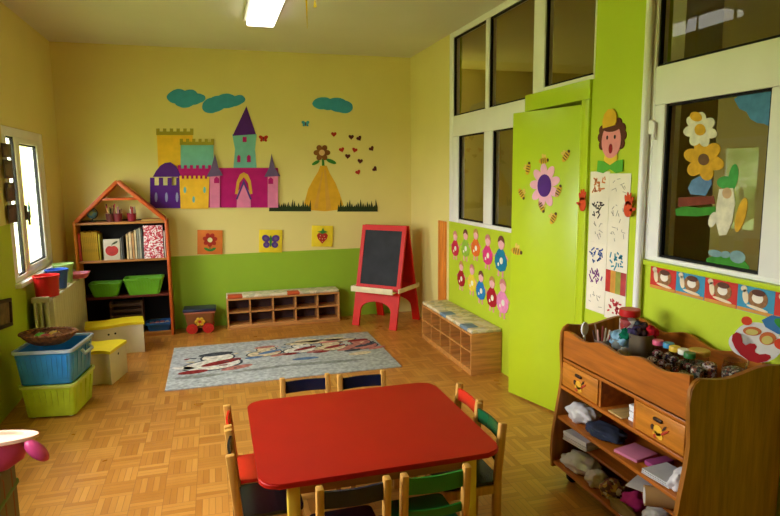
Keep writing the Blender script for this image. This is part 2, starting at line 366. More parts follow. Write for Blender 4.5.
# ================================================================== RUG
rug = MB(); RW, RD = 1.905, 1.19
rug.box((0, 0, .006), (RW, RD, .012), bev=.004)
def rug_shape(poly, mi, k=0): rug.slab(poly, .012, .0128+.0004*k, mi)
rnd = random.Random(3)
def motif(cx, cy, s, body, scarf, hat, seed):
    """a rounded garden-gnome-free motif: mushroom with spots, leaves and pebbles"""
    r = random.Random(seed)
    rug_shape(ell(cx, cy, .17*s, .105*s, 20, .15), 4, 0)
    rug_shape(ell(cx, cy, .155*s, .092*s, 20, .15), body, 1)
    rug_shape(ell(cx+.03*s, cy+.13*s, .10*s, .085*s, 18, 0), 4, 0); rug_shape(ell(cx+.03*s, cy+.13*s, .088*s, .073*s, 18, 0), body, 2)
    rug_shape(ell(cx+.05*s, cy+.03*s, .12*s, .035*s, 16, .4), scarf, 3)
    rug_shape(ell(cx+.02*s, cy+.20*s, .10*s, .035*s, 16, .1), hat, 3)
    rug_shape(ell(cx-.10*s, cy-.10*s, .08*s, .03*s, 14, .1), scarf, 3); rug_shape(ell(cx+.13*s, cy-.09*s, .09*s, .03*s, 14, .3), 3, 3)
    for q in range(9): rug_shape(ell(cx+r.uniform(-.15, .15)*s, cy+r.uniform(-.11, .2)*s, r.uniform(.008, .03)*s, .008*s, 8, r.uniform(-.6, .6)), r.choice((2, 3, 4, 4, 5, 6)), 4+q*.3)
motif(-.60, -.06, 1.55, 1, 2, 4, 1); rug_shape(ell(-.84, -.08, .10, .04, 14, -.4), 1, 1)
motif(-.14, .14, 1.0, 6, 5, 3, 2); motif(.19, .15, 1.0, 1, 2, 6, 3); motif(.47, .13, 1.0, 6, 2, 3, 4); motif(.76, .09, 1.05, 3, 4, 2, 5)
rug_shape(ell(.42, .37, .36, .07, 24, -.02), 4, 0); rug_shape(ell(.42, .37, .345, .058, 24, -.02), 6, 1); rug_shape(ell(.30, .42, .13, .07, 20), 6, 1); rug_shape(ell(.56, .42, .11, .06, 20), 6, 1)
rug_shape(ell(-.2, -.30, .25, .03, 20, .1), 7, 0); rug_shape(ell(.35, -.3, .35, .035, 20, -.06), 7, 0); rug_shape(ell(.70, -.13, .11, .045, 16, .1), 6, 1); rug_shape(ell(.2, -.13, .12, .035, 16), 5, 1); rug_shape(ell(-.70, -.34, .2, .04, 16), 7, 0)
rugm = [mat('rug_%s' % n, c, .95, .05, .16, 30, .5, 260) for n, c in (('grey', (180, 182, 180)), ('white', (222, 216, 204)), ('red', (140, 50, 48)), ('rose', (186, 120, 108)), ('charcoal', (72, 74, 80)), ('blue', (98, 124, 160)), ('cream', (214, 196, 160)), ('slate', (146, 148, 142)))]
o = rug.build('area_rug', rugm, None, (.522, 5.345, 0)); tag(o, 'grey patterned rug lying on the parquet before the low bench', 'rug')
# ================================================================== TABLE AND CHAIRS
RED = mat('red_laminate', (168, 18, 5), .45, .22, .03, 4)
OAK = wood('chair_beech', (206, 150, 70), .4)
TZ = .52; TX0, TX1, TY0, TY1 = .110, 1.088, 2.10, 2.968
t = thing('table', 'red square children table with rounded corners in the foreground', 'table', ((TX0+TX1)/2, (TY0+TY1)/2, 0))
b = MB(); poly = rrect(TX1-TX0, TY1-TY0, .07, 8)
b.slab(poly, TZ-.022, TZ); bmesh.ops.bevel(b.bm, geom=[e for e in b.bm.edges if abs(e.verts[0].co.z-e.verts[1].co.z) < 1e-5], offset=.006, segments=3, affect='EDGES')
b.build('table_top', RED, t)
b = MB()
for sx, sy, w, d in ((0, -.34, .70, .02), (0, .34, .70, .02), (-.36, 0, .02, .68), (.36, 0, .02, .68)): b.box((sx, sy, TZ-.06), (w, d, .075))
b.build('apron', wood('apron_wood', (170, 110, 50), .5, 'x'), t)
YLEG = mat('yellow_lacquer', (224, 190, 62), .35, .45, .04)
for sx in (-1, 1):
    for sy in (-1, 1):
        b = MB(); b.box((sx*.362, sy*.372, (TZ-.022)/2), (.048, .048, TZ-.022), bev=.008); b.build('leg', YLEG, t)
def curved_slat(w, z0, z1, y, bow=.013, th=.01):
    b = MB(); n = 10; t_ = bmesh.new(); V = []
    for yo in (0, th):
        V.append([[t_.verts.new((-w/2+w*i/n, y-bow*math.sin(PI*i/n)+yo, z)) for i in range(n+1)] for z in (z0, z1)])
    (a0, a1), (c0, c1) = V
    for i in range(n):
        t_.faces.new((a0[i], a0[i+1], a1[i+1], a1[i])); t_.faces.new((c0[i+1], c0[i], c1[i], c1[i+1]))
        t_.faces.new((a1[i], a1[i+1], c1[i+1], c1[i])); t_.faces.new((a0[i+1], a0[i], c0[i], c0[i+1]))
    t_.faces.new((a0[0], a1[0], c1[0], c0[0])); t_.faces.new((a0[n], c0[n], c1[n], a1[n]))
    return b._merge(t_, 0)
LAM = {n: mat('laminate_'+n, c, .22, .5, .05, 6) for n, c in dict(navy=(22, 30, 58), black=(18, 20, 26), green=(20, 120, 40), darkgreen=(14, 84, 44), red=(206, 42, 24)).items()}
def chair(back, seat, label, loc, rz):
    t = thing('child_chair', label, 'chair', (*loc, 0), rz, 'children chairs around the red table')
    W = .122
    for sx in (-1, 1):
        b = MB(); b.bar((sx*W, -.118, 0), (sx*W, -.118, .30), .028, .036, bev=.004); b.bar((sx*W, -.118, .292), (sx*W, -.142, .562), .028, .034, bev=.006); b.build('back_post', OAK, t)
        b = MB(); b.bar((sx*(W-.006), .118, 0), (sx*(W-.006), .118, .285), .028, .03, bev=.004); b.build('front_leg', OAK, t)
    b = MB()
    for sx in (-1, 1): b.box((sx*W, 0, .262), (.018, .24, .04), bev=.003); MB().box((sx*W, 0, .11), (.016, .21, .022), bev=.003).build('stretcher', OAK, t)
    b.box((0, .118, .262), (.24, .018, .04), bev=.003); b.box((0, -.118, .262), (.25, .018, .04), bev=.003)
    b.build('seat_frame', OAK, t)
    b = MB(); b.slab([(x, y) for x, y in rrect(.256, .28, .025)], .286, .30); b.build('seat', LAM[seat], t)
    curved_slat(.224, .476, .54, -.138).build('back_slat', LAM[back], t)
    curved_slat(.224, .372, .405, -.128).build('back_slat', LAM[back], t)
    return t
chair('navy', 'navy', 'dark blue chair behind the red table, left one of its pair', (.43, 3.008), PI)
chair('navy', 'navy', 'dark blue chair behind the red table, right one of its pair', (.735, 2.972), PI)
chair('navy', 'black', 'dark blue backed chair before the near edge of the table, beside the yellow leg', (.428, 2.10), 0)
chair('green', 'darkgreen', 'bright green backed chair before the near edge of the table', (.738, 2.10), 0)
chair('red', 'red', 'red backed chair with red seat on the left side of the table', (.155, 2.722), -PI/2)
chair('black', 'black', 'black backed chair with dark seat on the left side of the table', (.155, 2.43), -PI/2)
chair('red', 'darkgreen', 'red backed wooden chair on the right side of the table', (1.038, 2.664), PI/2)
chair('darkgreen', 'black', 'dark green backed wooden chair on the right side of the table', (1.02, 2.386), PI/2)
# ================================================================== HOUSE-SHAPED BOOKSHELF
ORANGE = mat('orange_lacquer', (204, 92, 34), .4, .4, .06, 5); SHW = wood('shelf_board', (176, 116, 56), .45, 'x'); BLK = mat('black_back_panel', (20, 19, 18), .75, .2)
SX0, SX1, SY0, SY1 = -1.33, -.462, 6.49, 6.725
t = thing('bookshelf', 'orange house-shaped bookshelf with open gable in the back corner', 'bookshelf', ((SX0+SX1)/2, (SY0+SY1)/2, 0))
cx, cy = (SX0+SX1)/2, (SY0+SY1)/2; hw, hd = (SX1-SX0)/2, (SY1-SY0)/2
for sx, m in ((-1, mat('yellow_orange_lacquer', (222, 140, 40), .4)), (1, ORANGE)):
    MB().box((sx*(hw-.012), 0, .60), (.024, 2*hd, 1.2), bev=.003).build('side_panel', m, t)
MB().box((0, hd-.008, .61), (2*hw-.05, .01, 1.18)).build('back_panel', BLK, t)
for i, z in enumerate((.045, .44, .81, 1.19)):
    MB().box((0, -.002, z-.011), (2*hw-.049 if i < 3 else 2*hw, 2*hd-.02, .022 if i else .03), bev=.002).build('shelf', SHW if i != 1 else mat('dark_red_board', (96, 36, 26), .5), t)
MB().box((0, -hd+.02, .017), (2*hw-.05, .018, .034)).build('plinth', SHW, t)
ax_, az = (-.905-cx), 1.60
for sx in (-1, 1):
    b = MB(); b.bar((sx*(hw-.02), -hd+.1, 1.195), (ax_+sx*.0, -hd+.1, az-.0), .20, .03, up=(0, 1, 0)) if False else b.bar((sx*(hw-.022), -.02, 1.20), (ax_, -.02, az-.01), .034, .19, up=(0, 1, 0), bev=.004)
    b.build('rafter', ORANGE, t)
MB().box((0, -.02, 1.415), (.36, .15, .022), bev=.003).build('collar_beam', ORANGE, t)
shelf = lambda x, y, z: (x, y, z)
# things on the top board
g = thing('desk_globe', 'tiny blue desk globe on the bookshelf top board', 'globe', (-1.17, 6.60, 1.19), .3)
b = MB(); b.lathe([(.035, 0), (.035, .008), (.01, .014), (.007, .03), (0, .03)]); b.build('stand', mat('dark_plastic', (30, 26, 24), .4), g)
b = MB(); b.ball((0, 0, .085), .05); b.build('sphere', speckle('globe_print', [(70, 110, 130), (60, 100, 120), (120, 130, 80)], 30), g)
b = MB(); b.tube([(.055*math.cos(a), 0, .085+.055*math.sin(a)) for a in [math.radians(q) for q in range(-90, 100, 30)]], .004, 6); b.build('meridian_arm', MATS['dark_plastic'], g)
def pencil_cup(x, label, colr, n, seed, cols, h):
    r = random.Random(seed); c = thing('pencil_cup', label, 'pencil cup', (x, 6.58, 1.19), 0)
    MB().lathe([(.036, 0), (.045, .08), (.043, .08), (.034, .006), (0, .006)], n=20).build('cup', mat('cup_'+str(seed), colr, .5), c)
    for i in range(n):
        a = r.uniform(0, 6.28); q = r.uniform(.006, .026); k = 1.9
        b = MB(); b.cyl((q*math.cos(a), q*math.sin(a), .012), (q*k*math.cos(a), q*k*math.sin(a), h+r.uniform(-.02, .03)), .006, n=6); b.build('pencil', mat('pencil_%d' % (i % len(cols)) + str(seed), cols[i % len(cols)], .5), c)
pencil_cup(-1.0, 'brown cup of dark pencils on the bookshelf top board', (92, 40, 34), 9, 11, [(40, 30, 24), (180, 60, 70), (210, 160, 100), (70, 60, 30)], .15)
pencil_cup(-.93, 'narrow maroon cup packed with coloured pencils beside the brown cup', (120, 34, 44), 8, 12, [(150, 90, 60), (60, 30, 30), (200, 140, 140)], .13)
pencil_cup(-.80, 'red cup of white tipped crayons at the middle of the top board', (140, 30, 46), 10, 13, [(230, 220, 210), (190, 60, 60), (210, 200, 190)], .125)
o = MB().box((0, 0, .009), (.22, .15, .018), bev=.003).build('paper_folder', mat('kraft_paper', (176, 140, 70), .7), None, (-.60, 6.59, 1.19), .06); tag(o, 'flat tan folder lying on the bookshelf top board', 'folder')
# books standing on the upper shelf
def book(x0, x1, h, col, label, group=None, lean=0, d=.16, name='book', y=6.525):
    w = x1-x0; o = thing(name, label, 'book', ((x0+x1)/2, y, .81), 0, group); o.rotation_euler.y = lean
    mc = mat('cover_%d_%d_%d' % col, col, .55, .3, .1, 14)
    b = MB(); b.box((-w/2+.0015, d/2, h/2), (.003, d, h)); b.box((w/2-.0015, d/2, h/2), (.003, d, h)); b.box((0, .0015, h/2), (w, .003, h)); b.build('cover', mc, o)
    MB().box((0, d/2, h/2), (max(w-.006, .002), d-.008, h-.008)).build('pages', mat('book_pages', (226, 214, 180), .8), o)
    return o
book(-1.300, -1.278, .275, (196, 62, 26), 'orange book at the left end of the upper shelf', None)
x = -1.272
for i in range(9):
    w = .0165; book(x, x+w-.001, .29-.004*(i % 3), (222, 176, 40), 'thin yellow workbook in the row at the left of the shelf', 'yellow workbooks on the bookshelf'); x += w
book(-1.118, -1.104, .262, (206, 190, 60), 'pale green-yellow book right after the yellow workbooks', None)
def facing_book(x0, x1, z0, h, m, label, cat, name):
    o = thing(name, label, cat, ((x0+x1)/2, 6.515, .81), 0); o.rotation_euler.x = math.radians(-5)
    MB().box((0, .012, h/2), (x1-x0, .022, h), bev=.002).build('cover', m, o); return o
ab = facing_book(-1.075, -.925, 0, .21, mat('apple_cover', (206, 196, 170), .5), 'picture book with a red apple on its cover facing out', 'book', 'picture_book')
b = MB(); pts = []
for i in range(28):
    a = 2*PI*i/28; r = .058*(1-.10*math.exp(-((a-PI/2)/.35)**2)*2+.03*math.cos(2*a)); pts.append((r*math.cos(a), .095+r*.95*math.sin(a)))
b.prism(pts, .0008, -.0012); b.build('apple_print', mat('apple_red', (176, 36, 24), .4, .4, .12, 20), ab)
b = MB(); b.prism(ell(.032, .172, .03, .010, 14, .5), .0008, -.0016); b.bar((.0, 0, .145), (.008, 0, .165), .005, .002); b.build('leaf_print', mat('leaf_dark', (60, 66, 30), .5), ab)
book(-.918, -.905, .215, (150, 150, 140), 'slim grey book beside the apple picture book'); book(-.902, -.888, .23, (72, 70, 64), 'dark grey book beside the apple picture book')
for i, (x0, w, h, c, l) in enumerate(((-.865, .022, .25, (214, 186, 130), 'cream book just left of the shelf middle'), (-.84, .026, .27, (222, 196, 150), 'wide pale cream book at the shelf middle'), (-.811, .022, .26, (200, 150, 96), 'tan book among the cream books'), (-.786, .02, .29, (226, 206, 160), 'tall ivory book right of the tan book'),
        (-.762, .018, .30, (150, 150, 130), 'grey green tall book left of the patterned box'), (-.742, .018, .31, (190, 186, 160), 'pale grey tall book left of the patterned box'), (-.722, .016, .30, (90, 96, 90), 'dark slate tall book touching the patterned box'))):
    book(x0, x0+w, h, c, l)
o = facing_book(-.70, -.515, 0, .335, speckle('red_white_print', [(226, 214, 210), (190, 40, 56), (214, 120, 130), (170, 24, 40), (236, 226, 220)], 80), 'large red and white speckled album facing out', 'book', 'photo_album')
book(-.508, -.494, .27, (226, 214, 200), 'white book at the right end of the upper shelf')
def tub(name, label, cat, loc, bsz, tsz, h, m, rz=0, rim=.012, ribs=0, group=None, handles=False, rimm=None):
    t = thing(name, label, cat, loc, rz, group)
    b = MB(); b.open_box(bsz, tsz, 0, h, .005); 
    for k in range(ribs):
        f_ = (k+.5)/ribs-.5
        for sy in (-1, 1): b.bar((f_*bsz[0]*.9, sy*bsz[1]/2, h*.1), (f_*tsz[0]*.9, sy*(tsz[1]/2+.001), h*.85), .012, .006, up=(0, 1, 0))
        if k % 2 == 0:
            for sx in (-1, 1): b.bar((sx*bsz[0]/2, f_*bsz[1]*.9, h*.1), (sx*(tsz[0]/2+.001), f_*tsz[1]*.9, h*.85), .006, .012, up=(0, 1, 0))
    b.build('tub', m, t)
    b = MB(); R0 = rrect(tsz[0]+2*rim, tsz[1]+2*rim, .04); R1 = rrect(tsz[0]-.012, tsz[1]-.012, .03)
    tt = bmesh.new(); k = len(R0); A = [tt.verts.new((*p, h-.014)) for p in R0]; B = [tt.verts.new((*p, h+.006)) for p in R0]; Cc = [tt.verts.new((*p, h+.006)) for p in R1]; D = [tt.verts.new((*p, h-.014)) for p in R1]
    for P, Q in ((A, B), (B, Cc), (Cc, D), (D, A)):
        for i in range(k): tt.faces.new((P[i], P[(i+1) % k], Q[(i+1) % k], Q[i]))
    b._merge(tt, 0).build('rim', rimm or m, t)
    if handles:
        b = MB(); b.tube([(-.05, -tsz[1]/2-rim, h), (-.05, -tsz[1]/2-rim-.012, h+.012), (.05, -tsz[1]/2-rim-.012, h+.012), (.05, -tsz[1]/2-rim, h)], .006, 6); b.build('handle', rimm or m, t)
    return t
GP = mat('green_basket_plastic', (110, 180, 42), .4, .45, .05)
tub('plastic_basket', 'green plastic basket on the shelf, half behind the radiator', 'basket', (-1.09, 6.6, .44), (.22, .16), (.28, .2), .13, GP, ribs=9, handles=True)
tub('plastic_basket', 'green plastic basket at the right of the bookshelf middle shelf', 'basket', (-.725, 6.6, .44), (.29, .16), (.36, .2), .165, GP, ribs=11, handles=True)
t = thing('slatted_crate', 'dark brown slatted wooden crate on the bottom shelf', 'crate', (-.905, 6.6, .045), 0)
DKW = wood('dark_crate_wood', (66, 42, 22), .6, 'x')
b = MB(); b.box((0, 0, .01), (.30, .17, .012)); b.build('base', DKW, t)
for z in (.06, .12, .18, .24, .30):
    b = MB(); b.box((0, -.078, z), (.30, .012, .028)); b.box((0, .078, z), (.30, .012, .028)); b.build('slat', DKW, t)
for sx in (-1, 1): MB().box((sx*.148, 0, .165), (.014, .17, .33)).build('end_board', wood('crate_end', (90, 60, 32), .6), t)
bt = tub('plastic_tray', 'blue plastic tub full of small toys on the bottom shelf', 'tub', (-.605, 6.6, .045), (.21, .16), (.24, .19), .085, mat('blue_plastic', (40, 92, 150), .35))
r = random.Random(5)
for i in range(16):
    b = MB(); col = r.choice([(190, 180, 170), (150, 60, 60), (90, 60, 50), (200, 150, 150), (70, 90, 120)])
    k = MB(); k.ball((0, 0, 0), (r.uniform(.02, .03), r.uniform(.016, .024), .02), u=10, v=8) if i % 2 else k.box((0, 0, 0), (.045, .03, .025), bev=.006)
    o = k.build('toy_block', mat('toy_%d_%d_%d' % col, col, .4), None, (-.605+(-.075+.05*(i % 4)), 6.6-.055+.036*(i//4), .098+.006*(i % 3)), r.uniform(0, 3))
    tag(o, 'small toy in the blue tub on the bottom shelf', 'toy', 'toys in the blue tub')
# ================================================================== TOY BOX ON WHEELS
t = thing('toy_chest', 'small brown toy box with red wheels and dark blue lid by the green wall', 'toy box', (-.195, 6.585, 0), -.03); t.scale = (1.16, 1.1, 1.02)
MB().open_box((.22, .15), (.27, .18), .05, .215, .006).build('body', mat('amber_plastic', (140, 84, 44), .3, .5, .1), t)
MB().box((0, 0, .235), (.29, .20, .03), bev=.012).build('lid', mat('dark_blue_plastic', (40, 44, 70), .35), t)
MB().box((0, 0, .21), (.275, .186, .02), bev=.006).build('band', mat('salmon_plastic', (190, 110, 80), .4), t)
for sx in (-1, 1):
    b = MB(); b.cyl((sx*.07, -.115, .05), (sx*.07, -.09, .05), .05, n=24); b.cyl((sx*.07, -.122, .05), (sx*.07, -.112, .05), .018, n=14); b.build('wheel', mat('red_plastic', (190, 36, 26), .35, .5), t)
    b = MB(); b.cyl((sx*.07, .09, .05), (sx*.07, .105, .05), .05, n=24); b.build('wheel', MATS['red_plastic'], t)
b = MB()
for i in range(6): b.ball((.03*math.cos(i*PI/3), -.098, .12+.03*math.sin(i*PI/3)), (.018, .008, .018), u=10, v=6)
b.build('flower_ornament', mat('yellow_plastic', (226, 176, 40), .4), t)
b = MB(); b.ball((0, -.106, .12), (.014, .008, .014), u=10, v=6); b.build('flower_heart', MATS['red_plastic'], t)
# ================================================================== CUBBY BENCHES
TAN = wood('bench_wood', (196, 136, 74), .4, 'x'); TANY = wood('bench_wood_lengthwise', (192, 130, 62), .4, 'y')
def cubby(label, loc, rz, W, D, Hh, m, inner, cush_m, patches, group):
    t = thing('cubby_bench', label, 'bench', loc, rz, group)
    z0, z1 = .035, Hh-.0
    MB().box((0, 0, .0225), (W-.037, D-.004, .045), bev=.002).build('base_board', m, t)
    MB().box((0, 0, Hh-.009), (W, D, .018), bev=.002).build('top_board', m, t)
    for sx in (-1, 1): MB().box((sx*(W/2-.009), 0, (Hh-.018)/2), (.018, D, Hh-.0185), bev=.002).build('end_panel', m, t)
    MB().box((0, 0, (.045+Hh-.018)/2), (W-.036, D-.02, .014)).build('shelf', m, t)
    for k in range(1, 5): MB().box((-W/2+W*k/5, 0, (.045+Hh-.018)/2), (.014, D-.02, Hh-.063)).build('divider', m, t)
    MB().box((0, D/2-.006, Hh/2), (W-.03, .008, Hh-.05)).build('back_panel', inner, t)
    for k in range(5):
        pass
    c = thing('seat_cushion', label.replace('cubby bench', 'long flat cushion on the cubby bench').replace('low ', ''), 'cushion', (loc[0], loc[1], Hh), rz)
    MB().box((0, 0, .016), (W-.005, D-.005, .032), bev=.012, seg=3).build('pad', cush_m, c)
    for (x0, x1, pm, nm) in patches:
        MB().box(((x0+x1)/2, -D/2+.055, .0176), (x1-x0, .118, .0325), bev=.012, seg=3).build(nm, pm, c)
    return t, c
INNER = mat('cubby_dark_back', (70, 46, 44), .7)  # dark purplish brown back panel inside the back wall bench
CL1 = speckle('cushion_print', [(226, 214, 184), (214, 200, 160), (196, 190, 150), (222, 206, 170)], 26, .9)
CL2 = speckle('cushion_print_faded', [(222, 206, 160), (212, 190, 136), (196, 180, 130), (220, 204, 166), (186, 176, 140)], 22, .9)
OP = mat('orange_cloth', (200, 84, 40), .9); BP = mat('blue_cloth', (120, 140, 150), .9, var=.15)
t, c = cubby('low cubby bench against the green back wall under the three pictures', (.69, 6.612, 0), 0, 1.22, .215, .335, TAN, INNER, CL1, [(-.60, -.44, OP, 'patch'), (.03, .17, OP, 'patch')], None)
c['label'] = 'cream cushion with orange patches lying on the back wall bench'
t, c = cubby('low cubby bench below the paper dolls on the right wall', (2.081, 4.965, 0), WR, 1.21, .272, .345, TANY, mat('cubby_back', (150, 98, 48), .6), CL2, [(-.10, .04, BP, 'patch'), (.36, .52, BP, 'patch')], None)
c['label'] = 'cream patterned cushion lying on the bench below the paper dolls'
# bench 2 local X runs along -Y, local -Y looks to -X
# ================================================================== EASEL
EASEL = mat('red_easel_paint', (206, 28, 6), .45, .25, .04)
ez = math.radians(-46)
t = thing('chalkboard_easel', 'red double-sided easel with black chalkboard in the back right corner', 'easel', (1.785, 6.30, 0), ez)
EW, EH, ED = .55, 1.08, .54
for sgn, nm in ((-1, 'front_panel'), (1, 'rear_panel')):
    lean = math.atan2(ED/2-.02, EH); L = math.hypot(EH, ED/2-.02)
    M = Matrix.Translation((0, sgn*ED/2, 0)) @ Matrix.Rotation(sgn*lean, 4, 'X')
    w = EW/2; lo = .40
    leg = [(-w, 0), (-w+.085, 0)]+[(-w+.085+(EW-.17)*(1-math.cos(a))/2, .18+.10*math.sin(a)) for a in [PI*i/12 for i in range(13)]]+[(w-.085, 0), (w, 0), (w, lo), (-w, lo)]
    b = MB(); b.prism(leg, -.012, .012, M=M)
    for x0, x1, z0, z1 in ((-w, -w+.045, lo, L), (w-.045, w, lo, L), (-w+.045, w-.045, lo, lo+.06), (-w+.045, w-.045, L-.055, L)):
        b.box2((x0, -.012, z0), (x1, .012, z1), M=M)
    o = b.build(nm, EASEL, t)
    b = MB(); b.box2((-w+.045, -.006, lo+.06), (w-.045, .006, L-.055), M=M)
    b.build('chalkboard', mat('chalkboard_black', (26, 27, 27), .6, .3, .3, 6) if sgn < 0 else EASEL, o)
CREAM = mat('cream_tray', (232, 216, 170), .45)
b = MB(); b.box((0, -ED/2-.0, .40), (EW-.03, .075, .012)); b.box((0, -ED/2-.042, .415), (EW-.03, .012, .06), bev=.003); b.build('chalk_tray', CREAM, t)
for sx in (-1, 1):
    MB().box((sx*(EW/2+.008), 0, .41), (.014, ED*.86, .045), bev=.003).build('side_bar', CREAM, t)
# ================================================================== LEFT SIDE: RADIATOR, POTS, STORAGE STOOLS, CRATES
RAD = mat('radiator_enamel', (216, 206, 172), .4, .4, .03)
t = thing('radiator', 'cream ribbed radiator under the left window', 'radiator', (-1.335, 5.86, 0), 0); t.scale.z = 1.03
n = 15; y0, y1 = 5.26-5.86, 6.46-5.86; w = (y1-y0)/n
for k in range(n):
    y = y0+(k+.5)*w; b = MB()
    b.box((.04, y, .385), (.075, w*.97, .56), bev=.012); b.box((-.042, y, .385), (.05, w*.55, .56), bev=.01); b.box((-.012, y, .66), (.14, w*.9, .03), bev=.01); b.box((-.012, y, .12), (.14, w*.9, .03), bev=.01)
    b.build('section', RAD, t)
for sy in (-1, 1):
    MB().cyl((0, sy*.45, 0), (0, sy*.45, .12), .018, n=12).build('foot', RAD, t)
b = MB()
for xx in (-.055, -.015, .03): b.box((xx, y0-.012, .40), (.022, .024, .50), bev=.009)
b.box((-.012, y0-.012, .66), (.135, .024, .05), bev=.012); b.build('end_ribs', RAD, t)
RZ = .6955
def bucket(name, label, loc, r0, r1, h, m, hm=None):
    t = thing(name, label, 'bucket', loc, 0)
    MB().lathe([(r0, 0), (r1, h), (r1+.006, h), (r1+.006, h+.008), (r1-.004, h+.008), (r0-.005, .006), (0, .006)], n=32).build('pail', m, t)
    b = MB(); b.tube([(r1*1.04*math.cos(a), r1*1.04*math.sin(a), h-.004-.04*abs(math.sin(a))) for a in [PI*i/10 for i in range(11)]], .0035, 6); b.build('handle', hm or m, t)
    return t
bucket('toy_bucket', 'red plastic bucket standing at the near end of the radiator', (-1.318, 5.345, RZ), .084, .092, .16, mat('bucket_red', (206, 28, 24), .35, .5))
bucket('toy_bucket', 'blue plastic bucket behind the red bucket on the radiator', (-1.32, 5.70, RZ), .068, .086, .155, mat('bucket_blue', (44, 84, 170), .35, .5))
bucket('toy_bucket', 'pale green plastic bucket behind the blue bucket on the radiator', (-1.335, 6.0, RZ), .066, .084, .16, mat('bucket_green', (160, 190, 110), .4, .5))
t = thing('serving_tray', 'pink plastic tray on the far end of the radiator', 'tray', (-1.27, 6.24, RZ), 0)
MB().open_box((.16, .16), (.20, .20), 0, .045, .005).build('dish', mat('pink_plastic', (226, 110, 140), .35, .5), t)
o = tub('plastic_box', 'small white plastic box on the radiator beside the pink tray', 'box', (-1.37, 6.38, RZ), (.07, .08), (.075, .085), .05, mat('white_plastic', (220, 216, 206), .4))
# storage stools with wavy yellow lids
CRM = mat('cream_board', (226, 214, 178), .45, .4, .03); LID = mat('yellow_lid', (240, 214, 40), .4, .4, .03)
def stool(label, loc, rz, W, D, h, wave, group):
    t = thing('storage_stool', label, 'stool', loc, rz, group)
    n = 24; front = [(-W/2+W*i/n, -D/2-wave*math.sin(2*PI*i/n)) for i in range(n+1)]; back = [(W/2-W*i/n, D/2-wave*.9*math.sin(2*PI*(1-i/n))) for i in range(n+1)]
    poly = front+back
    MB().slab([(x*.96, y*.96) for x, y in poly], 0, h-.024).build('body', CRM, t)
    MB().slab(poly, h-.024, h).build('lid', LID, t)
    b = MB()
    for sx in (-1, 1):
        x = -.03+sx*.028; i = (x+W/2)/W
        b.cyl((x, -D/2*.96-wave*.96*math.sin(2*PI*i)-.003, h*.72), (x, -D/2*.96-wave*.96*math.sin(2*PI*i)+.012, h*.72), .009, n=12)
    b.build('finger_hole', BLK, t)
    b = MB(); b.cyl((W/2*.96-.01, .0, h*.76), (W/2*.96+.002, .0, h*.76), .01, n=12); b.build('finger_hole', BLK, t)
    return t
stool('cream storage box stool with wavy yellow lid, beside the plastic crates', (-.965, 5.235, 0), math.radians(-14), .34, .34, .275, .03, 'wavy lidded storage stools')
stool('cream storage box stool with wavy yellow lid, in front of the bookshelf', (-.945, 6.02, 0), math.radians(9), .50, .27, .29, .03, 'wavy lidded storage stools')
# stacked crates
LIME = mat('lime_plastic', (196, 222, 56), .35, .5, .06); BLUE = mat('sky_blue_plastic', (56, 144, 210), .3, .5, .12, 5); GREY = mat('grey_blue_rim', (170, 186, 196), .4)
cz = math.radians(-8)
t = tub('storage_crate', 'lime green plastic crate on the floor, lower of the stacked pair', 'crate', (-1.118, 4.63, .012), (.31, .37), (.345, .43), .225, LIME, cz, .010, 8, 'stacked storage crates', rimm=mat('pale_lime_rim', (206, 220, 110), .4))
b = MB()
for sx in (-1, 1):
    for sy in (-1, 1): b.cyl((sx*.12, sy*.15, -.012), (sx*.12, sy*.15, .012), .016, n=12)
b.build('foot', GREY, t)
t = tub('storage_crate', 'blue plastic crate stacked upon the lime green crate', 'crate', (-1.125, 4.63, .246), (.33, .39), (.37, .44), .235, BLUE, cz, .012, 10, 'stacked storage crates', rimm=GREY)
MB().box((0, .0, .02), (.30, .36, .06), bev=.01).build('contents', mat('pale_blue_contents', (110, 170, 200), .6), t)
b = MB(); b.tube([(.2, -.07, .20), (.222, -.07, .17), (.222, .07, .17), (.2, .07, .20)], .012, 8); b.build('handle', GREY, t)
# wicker basket laid across the crate's rim
WICK = mat('wicker', (128, 78, 40), .7, .3, .25, 40, .9, 120)
t = thing('wicker_basket', 'oval brown wicker basket resting on the blue crate', 'basket', (-1.15, 4.60, .49), cz)
b = MB(); b.lathe([(.10, 0), (.135, .02), (.172, .055), (.18, .075), (.172, .078), (.165, .06), (.125, .028), (.09, .012), (0, .012)], n=48, sx=1.0, sy=.72, wob=.012, wn=24); b.build('bowl', WICK, t)
b = MB(); 
for k in range(40):
    a = 2*PI*k/40; b.ball((.176*math.cos(a), .176*.72*math.sin(a), .077), (.017, .017, .009), u=8, v=6)
b.build('braided_rim', WICK, t)
for k, (dx, dy, col, l) in enumerate(((-.05, .0, (90, 160, 40), 'green toy fruit in the wicker basket'), (.03, .03, (190, 150, 40), 'yellow toy fruit in the wicker basket'), (.06, -.03, (120, 70, 30), 'brown toy nut in the wicker basket'), (-.01, -.045, (150, 40, 30), 'dark red toy fruit in the wicker basket'))):
    f = thing('toy_fruit', l, 'toy fruit', (-1.15+dx, 4.60+dy, .507), 0, 'toy fruit in the wicker basket')
    b = MB(); b.ball((0, 0, .032), (.042, .034, .032)); b.build('flesh', mat('fruit_%d' % k, col, .5), f)
    b = MB(); b.cyl((0, 0, .06), (.004, 0, .075), .003, n=6); b.build('stem', DKW, f)
